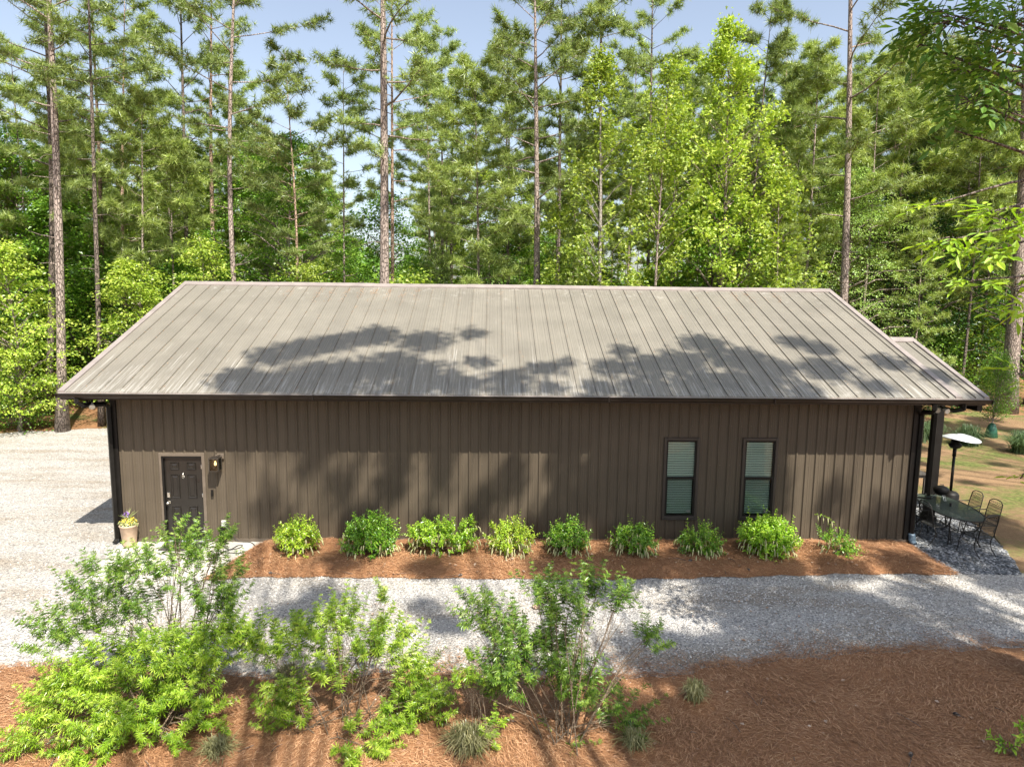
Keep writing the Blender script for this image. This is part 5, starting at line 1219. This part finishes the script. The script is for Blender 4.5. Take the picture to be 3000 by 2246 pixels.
# --- pines one can tell apart, standing behind the building from left to right
PIN = [ # x, y, H, d, off, bow, h0, CR, nb, bark, needle, label
 (-11.1, 16, 24, .38, (1.6, 0), (.25, 0), 8.5, 3.6, 34, 'bark_d', 'needle', 'dark leaning pine, leftmost of the tall trunks'),
 (-8.2, 12.3, 25, .46, (.9, .2), (.12, 0), 11.0, 3.2, 28, 'bark', 'needle', 'big pale barked pine at the edge of the gravel lot, bright leaves before its trunk'),
 (-7.25, 13.4, 21, .27, (.6, .3), (0, 0), 9.5, 2.2, 24, 'bark_d', 'needle', 'thinner dark pine at the lot edge just right of the big pale one'),
 (-12.1, 22, 24, .34, (1.1, 0), (.2, 0), 12, 3.2, 26, 'bark_o', 'needle', 'orange upper trunk pine standing second row left'),
 (-9.5, 20, 20, .28, (.8, 0), (-.2, 0), 7.5, 3.4, 34, 'bark_o', 'needle_y', 'bushy light green pine over the left roof end'),
 (-6.75, 15, 14, .17, (1.3, 0), (.15, 0), 6.5, 2.4, 24, 'bark', 'needle_y', 'slender leaning pine with a light green crown above the left rake'),
 (-5.3, 16, 12.5, .15, (.3, 0), (0, 0), 6.8, 1.8, 18, 'bark', 'needle_y', 'very thin straight young pine beside the left end of the ridge'),
 (-7.3, 22, 24, .34, (.6, 0), (0, 0), 11, 3.8, 30, 'bark_d', 'needle', 'dark straight pine behind the left end of the ridge'),
 (-6.5, 24, 25, .36, (.5, 0), (-.2, 0), 12, 3.4, 26, 'bark_o', 'needle', 'orange barked pine just left of the curved slim one'),
 (-1.45, 14, 23, .33, (.2, .2), (-.42, 0), 9.5, 3.8, 26, 'bark', 'needle', 'pale pine with a gently curved trunk over the left third of the ridge'),
 (-.3, 16, 16, .20, (.7, 0), (.35, 0), 7.0, 2.7, 30, 'bark_o', 'needle', 'crooked slim pine right of the curved pale one'),
 (1.45, 20, 17, .19, (.3, 0), (0, 0), 8, 2.6, 28, 'bark', 'needle', 'thin straight pine between the crooked slim one and the biggest trunk'),
 (4.5, 13.5, 25, .58, (.2, .4), (.06, 0), 10.8, 4.8, 22, 'bark', 'needle', 'biggest nearest pine, thick scaly trunk and forked limbs over the ridge'),
 (3.95, 20, 22, .30, (.2, 0), (0, 0), 10, 3.4, 28, 'bark_o', 'needle', 'pine half hidden just right of the thickest trunk'),
 (5.25, 26, 20, .24, (0, 0), (.1, 0), 9, 3.2, 34, 'bark', 'needle', 'distant slim pine, first right of the gap of sky'),
 (5.8, 30, 22, .30, (0, 0), (0, 0), 10, 3.2, 32, 'bark_d', 'needle', 'distant dark trunk pine, second right of the gap of sky'),
 (6.6, 28, 20, .28, (0, 0), (-.1, 0), 9, 3.4, 34, 'bark_d', 'needle', 'distant dark trunk pine, third right of the gap of sky'),
 (8.35, 17, 16, .21, (-.05, 0), (.10, 0), 5.5, 3.0, 46, 'bark', 'needle_y', 'bushy young pine with a dense grey green crown over the middle of the ridge'),
 (11.15, 16, 21, .44, (-.35, 0), (.06, 0), 8.3, 3.6, 30, 'bark', 'needle', 'mossy pale pine with one bare broken limb left of the bright maples'),
 (9.9, 22, 19, .26, (0, 0), (0, 0), 6, 3.2, 40, 'bark_d', 'needle', 'dense dark pine behind the mossy pale pine'),
 (14.9, 21, 25, .38, (-.6, 0), (0, 0), 12, 3.8, 26, 'bark_d', 'needle', 'dark tall pine rising straight behind the first bright maple'),
 (18.1, 24, 24, .34, (-.5, 0), (0, 0), 11, 3.6, 30, 'bark_d', 'needle', 'dark tall pine behind the right hand bright maples'),
 (24.9, 15, 24, .50, (-1.1, 0), (.12, 0), 8.8, 4.4, 20, 'bark', 'needle', 'tall open pine with bare side limbs over the right end of the ridge'),
 (35.2, 18.2, 27, .86, (-1.6, 0), (.3, 0), 12, 5.2, 26, 'bark', 'needle', 'massive reddish pine with a flared foot on the lawn at the right edge'),
]
for k, (x, y, H, d, off, bow, h0, CR, nb, bk, nd, lb) in enumerate(PIN):
    make_pine((x, y, 0), H, d, h0, CR, nb, 300 + k, lb, None, off, bow, bk, nd, ts=.33 if nd == 'needle' else .37, dens=1.35 if nb > 24 else 1.5, stubs=4 if d < .3 else 8)

# --- bright young maples and sweetgums behind the right half of the roof
MAP = [
 ((13.55, 14.2), 16.0, .24, [(.34, 1.0), (.5, 1.9), (.7, 1.5), (.9, .7), (1, .2)], 120, 70, 'maple', 'bark_w', 'bright yellow green maple with a white trunk, first of the bright ones'),
 ((16.3, 14.6), 15.6, .18, [(.30, 1.0), (.5, 1.7), (.75, 1.2), (1, .2)], 100, 70, 'maple', 'bark', 'slim bright maple, second from the left of the bright ones'),
 ((19.3, 15.6), 18.0, .24, [(.34, 1.8), (.45, 2.7), (.7, 1.9), (.9, .9), (1, .2)], 190, 75, 'maple', 'bark', 'tallest and widest bright maple, right of the slim one'),
 ((17.6, 17.0), 16.6, .18, [(.30, 1.1), (.5, 1.5), (.8, 1.0), (1, .2)], 80, 70, 'maple', 'bark', 'narrow bright maple just behind the widest one'),
 ((21.6, 15.0), 11.5, .16, [(.25, 1.2), (.5, 1.7), (.8, 1.0), (1, .2)], 80, 65, 'maple', 'bark', 'shorter bright maple at the right flank of the bright group'),
 ((11.9, 15.0), 9.6, .10, [(.62, .6), (.8, .9), (1, .3)], 26, 60, 'maple', 'bark', 'small bright maple beside the mossy pale pine'),
]
for k, ((x, y), H, d, shp, n_, per, lm, bk, lb) in enumerate(MAP):
    make_broad((x, y, 0), H, d, shp, int(n_ * .74), int(per * .95), .128, 400 + k, lb, 'bright maples behind the roof', lm, bk, cl=(.34, .42), tmpl=STAR, bow=(.12 * (-1) ** k, 0), droop=-.35, flat=.9)
# feathery light green tree at the right
make_broad((27.2, 19.5, 0), 12.6, .26, [(.16, 2.6), (.35, 4.0), (.6, 3.4), (.85, 1.6), (1, .3)], 230, 110, .10, 420, 'feathery pale green tree with layered drooping sprays behind the right roof end', None, 'feather', 'bark', cl=(.85, .16), flat=.35, droop=.28)
# left side understory
UN = [
 ((-9.8, 12.2), 7.8, .12, [(.12, 1.2), (.5, 2.0), (.85, 1.3), (1, .3)], 150, 65, 'maple', 'lowest bright maple against the big pale pine at the lot edge'),
 ((-13.3, 12.8), 9.6, .14, [(.12, 1.6), (.5, 2.5), (.85, 1.5), (1, .3)], 190, 65, 'maple', 'bright maple at the far left edge'),
 ((-5.6, 13.8), 7.2, .12, [(.2, 1.2), (.5, 2.1), (.85, 1.3), (1, .3)], 150, 65, 'maple', 'bright maple overhanging the left rake of the roof'),
 ((-3.2, 15.2), 8.6, .12, [(.35, 1.0), (.6, 1.6), (.85, 1.0), (1, .3)], 90, 65, 'broad', 'green understory tree between the thin pines at the left of the ridge'),
 ((-2.9, 13.9), 8.2, .10, [(.62, .8), (.8, 1.1), (1, .3)], 44, 65, 'maple', 'small yellow green tree left of the curved pine'),
 ((-.6, 18.5), 13.6, .22, [(.25, 2.2), (.5, 3.0), (.8, 1.9), (1, .4)], 210, 85, 'broad', 'big green broadleaf tree behind the curved and the crooked pines'),
 ((-16.4, 16.0), 9.0, .16, [(.1, 2.4), (.5, 3.0), (.85, 1.8), (1, .4)], 160, 80, 'dark', 'dark green tree at the far left behind the bright maples'),
 ((.6, 15.4), 7.6, .10, [(.5, 1.0), (.75, 1.4), (1, .3)], 60, 60, 'maple', 'low yellow green tree under the crooked pine'),
 ((8.9, 19.6), 9.6, .14, [(.3, 1.5), (.6, 1.8), (.9, .8), (1, .2)], 90, 70, 'feather', 'pale green understory tree right of the bushy young pine'),
 ((-12.0, 11.0), 3.4, .05, [(.05, 1.2), (.5, 1.4), (1, .4)], 90, 55, 'maple', 'low bush on the left edge of the gravel lot'),
 ((-10.2, 12.6), 2.6, .05, [(.05, 1.0), (.5, 1.2), (1, .4)], 60, 55, 'broad', 'low bush right beside the foot of the big pale pine, left side'),
]
for k, ((x, y), H, d, shp, n_, per, lm, lb) in enumerate(UN):
    make_broad((x, y, 0), H, d, shp, n_, per, .13 if H > 4 else .10, 440 + k, lb, 'understory trees behind the left half', lm, 'bark', cl=(.50, .13), bow=(.2 * (-1) ** k, 0), flat=.5, droop=.08)
for k, ((x, y), H, lm, lb) in enumerate([((-14.8, 20.5), 14.0, 'broad', 'tall green broadleaf tree at the far left behind the dark leaning pine'), ((-9.2, 24.5), 15.0, 'maple', 'tall sunlit yellow green tree behind the thinner dark pine'),
        ((-4.4, 26.0), 14.5, 'broad', 'tall green broadleaf tree behind the dark straight pine'), ((2.6, 27.0), 12.0, 'broad', 'green broadleaf tree behind the thickest pine trunk'), ((9.8, 27.5), 13.5, 'maple', 'sunlit yellow green tree behind the dense dark pine'),
        ((25.6, 25.5), 15.0, 'maple', 'sunlit yellow green tree behind the tall open pine'), ((34.5, 30.5), 13.5, 'maple', 'yellow green tree in the wood left of the massive pine')]):
    make_broad((x, y, 0), H, .24, [(.2, 2.2), (.5, 3.2), (.8, 2.2), (1, .5)], 150, 85, .17, 600 + k, lb, 'tall broadleaf trees in the second row', lm, 'bark', cl=(.75, .34), flat=.6, bow=(.2, 0))
# right hand dark understory and small lawn trees
UR = [
 ((31.8, 22.5), 13.5, .30, [(.15, 2.6), (.5, 3.8), (.8, 2.6), (1, .5)], 190, 75, 'dark', 'dark broadleaf tree with spreading layers left of the massive pine'),
 ((38.5, 21.0), 15.0, .30, [(.12, 3.0), (.5, 4.2), (.8, 2.8), (1, .5)], 180, 75, 'dark', 'dark broadleaf tree right behind the massive pine'),
 ((30.6, 18.6), 3.2, .08, [(.08, 1.2), (.5, 1.5), (1, .5)], 80, 60, 'dark', 'mid green bush between the porch roof and the massive pine'),
 ((33.6, 21.2), 4.6, .08, [(.08, 1.4), (.5, 1.8), (1, .5)], 90, 60, 'broad', 'mid green bush close left of the massive pine'),
 ((36.9, 24.0), 6.0, .10, [(.08, 2.0), (.5, 2.6), (1, .6)], 110, 60, 'maple', 'sun flecked yellow green bush behind the massive pine'),
]
for k, ((x, y), H, d, shp, n_, per, lm, lb) in enumerate(UR):
    make_broad((x, y, 0), H, d, shp, n_, per, .16, 460 + k, lb, 'understory trees at the right', lm, 'bark_d', cl=(.85, .20), bow=(.2, 0), flat=.4)
t = make_broad((29.9, 12.1, 0), 3.7, .07, [(.24, .35), (.42, .8), (.75, .65), (1, .15)], 150, 42, .065, 480, 'small young tree on the lawn with a green watering bag round its foot', None, 'broad', 'bark', cl=(.26, .22), flat=.8)
b = MB(); b.lathe([(.21, .0), (.23, .03), (.20, .32), (.13, .52), (.07, .60), (.035, .61)], n=14); v = b.V[0]; v[:, :2] *= (1 + .07 * np.sin(5 * np.arctan2(v[:, 1], v[:, 0]) + v[:, 2] * 6))[:, None]
o = b.build('watering_bag', M['bag'], loc=(29.9, 12.1, 0)); tag(o, 'dark green watering bag laced round the foot of the small lawn tree', 'watering bag')
make_pine((30.6, 19.0, 0), 10.5, .16, 1.5, 2.0, 40, 490, 'young light green pine with upright candles behind the porch roof', None, (0, 0), (.1, 0), 'bark', 'needle_y', ts=.30, dens=1.0, cone=True, stubs=2)
make_pine((28.4, 26.0, 0), 6.5, .12, .6, 1.6, 34, 491, 'low young pine in the woods behind the right rake', None, (0, 0), (.1, 0), 'bark', 'needle_y', ts=.28, dens=.9, cone=True, stubs=0)
make_pine((12.7, 15.6, 0), 8.2, .11, 1.5, 1.9, 44, 492, 'young yellow green pine at the foot of the mossy pale pine', None, (0, 0), (.1, 0), 'bark', 'needle_y', ts=.28, dens=1.0, cone=True, stubs=0)
make_pine((22.9, 16.6, 0), 9.0, .13, 1.5, 2.1, 44, 493, 'young yellow green pine under the shorter bright maple', None, (0, 0), (.1, 0), 'bark', 'needle_y', ts=.28, dens=1.0, cone=True, stubs=0)
make_pine((6.3, 19.5, 0), 8.0, .12, 2.5, 2.0, 34, 494, 'young pine just right of the thickest trunk above the ridge', None, (0, 0), (.1, 0), 'bark', 'needle', ts=.28, dens=1.0, cone=True, stubs=0)

# --- the wood behind: five pine kinds and three understory kinds, copied one by one
PV = [make_pine((0, 300 + 9 * k, 0), H, d, h0, CR, nb, 500 + k, None, None, off, (.15, 0), bk, nd, ts=.40, dens=1.5, stubs=6)
      for k, (H, d, h0, CR, nb, off, bk, nd) in enumerate([(19, .26, 8, 3.0, 36, (.3, 0), 'bark', 'needle_y'), (21, .30, 10, 3.2, 32, (-.3, 0), 'bark_d', 'needle'),
        (17, .22, 6, 2.8, 38, (.2, 0), 'bark', 'needle_y'), (22, .30, 12, 3.0, 26, (0, 0), 'bark_o', 'needle'), (15, .18, 5, 2.5, 38, (0, .2), 'bark_d', 'needle_y')])]
BV = [make_broad((20, 300 + 9 * k, 0), H, .14, shp, n_, 60, .17, 520 + k, None, None, lm, 'bark_d', cl=(.75, .26), flat=.45)
      for k, (H, shp, n_, lm) in enumerate([(10, [(.15, 1.8), (.5, 2.7), (.85, 1.6), (1, .3)], 150, 'broad'), (6.5, [(.1, 1.6), (.5, 2.1), (1, .5)], 100, 'broad'), (6.5, [(.1, 1.5), (.5, 2.2), (.85, 1.2), (1, .3)], 110, 'maple')])]
taken = [(p[0], p[1]) for p in PIN]
used = set()
def place(proto, key, loc, rz_, sc, label, group):
    if key not in used:
        used.add(key); o = proto; o.location = loc; o.rotation_euler = (0, 0, rz_); o.scale = (sc, sc, sc)
    else: o = dup(proto, loc=loc, rz=rz_, sc=sc)
    tag(o, label, o['category'], group); PLACED.append((o, loc, label))
PLACED = []
def zone(px):
    return ('left of the building' if px < .10 else 'behind the left end of the ridge' if px < .30 else 'left of the ridge middle' if px < .42 else 'behind the middle of the ridge' if px < .58
            else 'right of the ridge middle' if px < .74 else 'behind the right roof end' if px < .88 else 'at the far right')
G2 = random.Random(77)
pk = [G2.random() for _ in range(400)]
cnt = 0; tries = 0
while cnt < 175 and tries < 4000:
    tries += 1
    y = 19 + 62 * G2.random() ** 1.25; dist = y + 15.2; px = G2.uniform(-.06, 1.06)
    # the wood is thinner on the left where the sky shows low between trunks, dense at the right
    dens = .95 if px < .2 else .95 if px < .33 else (.28 if px < .42 else .6 if px < .55 else .85 if px < .75 else 1.0)
    if px < .42 and y > 58: continue
    if .355 < px < .385 and G2.random() < .8: continue
    if G2.random() > dens: continue
    x = 9.1 + (px - .5) * 1.5 * dist + .029 * dist
    if any((x - a) ** 2 + (y - c) ** 2 < (1.8 if px > .7 else 2.1) ** 2 for a, c in taken): continue
    taken.append((x, y)); k = G2.randrange(5); cap = (5.75 + .35 * dist) / [19, 21, 17, 22, 15][k] if px > .74 else 9
    if px < .45 and k in (1, 3): k = 2
    deep = 'deep in' if y > 42 else 'midway'
    kind = ['light green pine', 'dark trunked tall pine', 'bushy light green pine', 'orange trunked tall pine', 'shorter dense pine'][k]
    place(PV[k], ('p', k), (x, y, 0), G2.uniform(0, 6.28), min(cap, G2.uniform(.82, 1.12) * (1.0 if px > .42 else .92)), f'{kind} {deep} {zone(px)}', 'pines of the wood behind the building')
    cnt += 1
cnt = 0; tries = 0
while cnt < 105 and tries < 3000:
    tries += 1
    y = 16.5 + 42 * G2.random() ** 1.3; dist = y + 15.2; px = G2.uniform(-.05, 1.05)
    if .30 < px < .5 and G2.random() < .45: continue
    x = 9.1 + (px - .5) * 1.5 * dist + .029 * dist
    if x > 20 and y < 22: continue
    if any((x - a) ** 2 + (y - c) ** 2 < 1.3 ** 2 for a, c in taken): continue
    taken.append((x, y)); k = G2.choice([0, 0, 1, 1, 2, 2] if px < .5 else [0, 1, 1, 1, 2])
    kind = ['green understory tree', 'low green understory tree', 'yellow green understory tree'][k]
    deep = 'deep in' if y > 34 else 'close by'
    place(BV[k], ('b', k), (x, y, 0), G2.uniform(0, 6.28), G2.uniform(.7, 1.2), f'{kind} {deep} {zone(px)}', 'understory of the wood behind the building')
    cnt += 1

# slim bare trunks of the deep wood at the right, crowns high
HV = [make_pine((40, 300 + 9 * k, 0), H, d, h0, 2.2, 20, 540 + k, None, None, (.3, 0), (.12, 0), bk, 'needle', ts=.44, dens=1.1, stubs=10) for k, (H, d, h0, bk) in enumerate([(20, .17, 12.5, 'bark'), (18, .14, 11, 'bark_d'), (21, .20, 13.5, 'bark_o')])]
cnt = 0; tries = 0
while cnt < 62 and tries < 3000:
    tries += 1
    y = G2.uniform(22, 70); dist = y + 15.2; px = G2.uniform(.60, 1.04)
    x = 9.1 + (px - .5) * 1.5 * dist + .029 * dist
    if any((x - a) ** 2 + (y - c) ** 2 < 1.0 for a, c in taken): continue
    taken.append((x, y)); k = G2.randrange(3); cap = (5.75 + .34 * dist) / [20, 18, 21][k] if px > .74 else 9
    place(HV[k], ('h', k), (x, y, 0), G2.uniform(0, 6.28), min(cap, G2.uniform(.85, 1.15)), f"{['slim pale pine', 'slim dark pine', 'slim reddish pine'][k]} {'deep in' if y > 44 else 'midway'} {zone(px)}", 'slim pines of the wood behind the building')
    cnt += 1
import collections
by = collections.defaultdict(list)
for o, loc, lb in PLACED: by[lb].append((math.atan2(loc[0] - 9.1, loc[1] + 15.2), o))
ORD = ['leftmost', 'second', 'third', 'fourth', 'fifth', 'sixth', 'seventh', 'eighth', 'ninth', 'tenth', 'eleventh', 'twelfth']
for lb, l in by.items():
    if len(l) > 1:
        l.sort(key=lambda q: q[0])
        for k, (_, o) in enumerate(l):
            o['label'] = (f'leftmost {lb}' if k == 0 else f'rightmost {lb}' if k == len(l) - 1 else f'{ORD[min(k, 11)]} from left, {lb}')

# far tree line: one mass of crowns 95 to 150 m away
g = np.random.default_rng(9); b = MB(); n = 5200
ang = g.uniform(-1.05, 1.05, n); dist = g.uniform(92, 150, n); x = 9 + np.sin(ang) * dist; y = -15 + np.cos(ang) * dist
hh = (9.5 + 2.5 * np.sin(ang * 23) + 1.5 * np.sin(ang * 57 + 1) + 3.5 * np.clip(ang * 2, 0, 1)) * g.uniform(.05, 1.0, n) ** .8
for q in range(5):
    m = n; pos = np.stack([x + g.normal(size=m) * 1.3, y + g.normal(size=m) * 1.3, hh + g.normal(size=m) * .7], -1)
    b.inst(*STAR, pos, rand_rot(m, np.tile([0, -.5, .8], (m, 1)), .8, g), g.uniform(.7, 1.5, m))
o = b.build('far_woods', M['broad'], kind='stuff'); tag(o, 'far green tree line low on the horizon between the trunks', 'far woods')

# --- near tree at the right whose leafy limbs hang into the picture
def near_tree():
    g = np.random.default_rng(61); base = np.array([17.6, -5.9, 0.0])
    t = empty('hickory_tree', base, label='near tree at the right edge whose large leafy limbs hang into the view', cat='tree')
    tr = MB(); path = np.array([(17.6, -5.9, 0), (17.55, -5.95, 3), (17.45, -6.1, 6), (17.3, -6.3, 9.5), (17.2, -6.4, 13)]); tr.tube(path, [.26, .2, .18, .13, .05], 12)
    up, lo = MB(), MB()
    for bl, blobs, mat in ((up, FG, 0), (lo, FG2, 1)):
        pass
    for (x, y, z, r, rz_) in FG + FG2:
        c = np.array([x, y, z]); z0 = max(2.5, z - 1.0 if z > 7.2 else z + .3); a = np.array([np.interp(z0, path[:, 2], path[:, 0]), np.interp(z0, path[:, 2], path[:, 1]), z0])
        mid = (a + c) / 2 + [0, 0, .15] + g.normal(size=3) * .08; tr.tube(smooth_path([a, mid, c], 4), np.linspace(.035, .008, 9), 6, cap=False)
        n = max(4, int(85 * r * (r + rz_) * 2)); p = g.normal(size=(n, 3)); p /= np.linalg.norm(p, axis=1)[:, None]; p *= (g.uniform(.1, 1, n) ** .4)[:, None]; q = c + p * [r, r, rz_]
        F = p * [1, 1, .3] + np.array([-.5, 0, -.25]) + g.normal(size=(n, 3)) * .4; U = np.array([0, 0, 1.]) + g.normal(size=(n, 3)) * .35
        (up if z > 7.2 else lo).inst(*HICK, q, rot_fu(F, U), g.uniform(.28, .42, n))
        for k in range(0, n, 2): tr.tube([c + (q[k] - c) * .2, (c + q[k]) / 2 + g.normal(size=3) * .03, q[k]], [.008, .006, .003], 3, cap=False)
    for bb, nm, mt_ in ((tr, 'trunk', 'bark_d'), (up, 'crown', 'hickory'), (lo, 'lower_foliage', 'hickory_sunlit')):
        o = bb.build(nm, M[mt_], t); o.location = -Vector([float(q) for q in base])
near_tree()

# --- trees standing behind and right of the viewpoint; they shade the drive, wall and lower roof
SUNK = np.array([1.17 / 3.57, -2.19 / 3.57])
def shade_tree(label, trunk, clumps, seed, H, d=.42):
    g = np.random.default_rng(seed); base = np.array([trunk[0], trunk[1], 0.0]); t = empty('oak_tree', base, label=label, cat='tree', group='trees behind the viewpoint')
    tr, cr = MB(), MB(); path = trunk_path(base, H, (0, 0), (.2, .1)); tr.tube(path, np.linspace(d / 2, .05, len(path)), 10)
    for (u, v, r) in clumps:
        h = H + g.uniform(-4, 1.5); c = np.array([u + SUNK[0] * h, v + SUNK[1] * h, h])
        z0 = max(h * .5, h - 1.2 * math.hypot(c[0] - base[0], c[1] - base[1])); a = np.array([base[0], base[1], z0]); tr.tube([a, (a + c) / 2 + [0, 0, .4] + g.normal(size=3) * .2, c], [.05, .03, .012], 5, cap=False)
        m = int(250 * (r / .5) ** 2 * SHD); p = g.normal(size=(m, 3)); p /= np.linalg.norm(p, axis=1)[:, None]; p *= (g.uniform(0, 1, m) ** .42)[:, None]
        q = c + p * np.array([r, r, r * .6]) * 1.12 + np.repeat(g.normal(size=(m // 10 + 1, 3)) * .10, 10, 0)[:m]
        cr.inst(*LEAF, q, rand_rot(m, np.tile([.3, -.6, .9], (m, 1)), .7, g), g.uniform(.12, .19, m))
    for bb, nm, mt_ in ((tr, 'trunk', 'bark'), (cr, 'crown', 'broad')):
        o = bb.build(nm, M[mt_], t); o.location = -Vector([float(q) for q in base])
SHD = 1.6
FT = [(x - .328 * z, y + .613 * z) for x, y, z, _, _ in FG[9:]]
SH = [(u, v, r * (1.4 if v < -4.5 and u > 11 else 1.3 if v < -.6 and u > 10.5 else 1.12 if v > 1.6 else .84 if u < 10.6 and v > 0 else 1.0)) for u, v, r in SH if not any(math.hypot(u - a, v - b_) < .75 for a, b_ in FT)]
_g = random.Random(4)
SH = SH + [(3.5, 1.75, .4), (4.6, 1.7, .4), (5.4, 1.7, .35), (6.2, 1.7, .45), (8.3, 1.8, .35), (9.2, 1.8, .3), (10.2, 1.9, .35), (3.1, 2.0, .4), (4.0, 1.9, .4)] + [(19.0, 1.2, .6), (20.0, .9, .6), (19.2, -.9, .5), (20.3, -1.2, .45), (20.9, .2, .4)] + [(_g.uniform(21.3, 33), _g.uniform(-3, 17), _g.uniform(.3, .8)) for _ in range(70)]
for lb, trunk, lo_, hi_, sd, H in [('tree behind the viewpoint at its left hand', (11.2, -19.5), -1, 7.0, 71, 23), ('tree straight behind the viewpoint', (15.4, -19.8), 7.0, 11.6, 72, 22),
                                   ('tree behind the viewpoint at its right hand', (20.6, -17.5), 11.6, 14.6, 73, 22), ('outermost tree behind the viewpoint at its right hand', (25.0, -15.5), 14.6, 21, 74, 23), ('tree far right of the viewpoint that dapples the lawn', (36.5, -7.0), 21, 60, 75, 22)]:
    shade_tree(lb, trunk, [s for s in SH if lo_ <= s[0] < hi_], sd, H)

# brown needles caught along the seams of the roof
g = np.random.default_rng(33); n = 1500
sx = g.integers(1, 47, n) * S + np.abs(g.normal(size=n)) * .035; w_ = g.random(n)
cl_ = np.where(w_ < .35, RY - .35 - np.abs(g.normal(size=n)) * .45, g.uniform(EY, RY - .3, n)); sx = np.where(w_ < .3, (g.choice([8, 10, 11, 12, 13, 14, 15, 16, 17, 40, 41, 43], n)) * S + g.normal(size=n) * .06, sx)
sx = np.where(w_ > .82, g.uniform(.1, 19.2, n), sx); cl_ = np.where(w_ > .82, EY - g.uniform(.0, .10, n), cl_)
zz = np.where(cl_ < EY, 3.562, rz(cl_) + .012)
th = g.uniform(0, math.pi, n); L_ = g.uniform(.05, .14, n); V = np.zeros((n, 4, 3))
for k, (a, bb) in enumerate([(-.5, 0), (0, -1), (.5, 0), (0, 1)]):
    u = a * L_; v_ = bb * .0028; V[:, k, 0] = sx + u * np.cos(th) - v_ * np.sin(th); V[:, k, 1] = cl_ + u * np.sin(th) + v_ * np.cos(th)
    V[:, k, 2] = zz + np.where(cl_ < EY, 0, SL_) * (V[:, k, 1] - cl_) + .006
b = MB(); b.add(V.reshape(-1, 3), np.arange(n * 4).reshape(-1, 4)); o = b.build('roof_needles', M['needle_brown'], kind='stuff'); tag(o, 'fallen orange needles caught along the roof seams', 'pine needles')
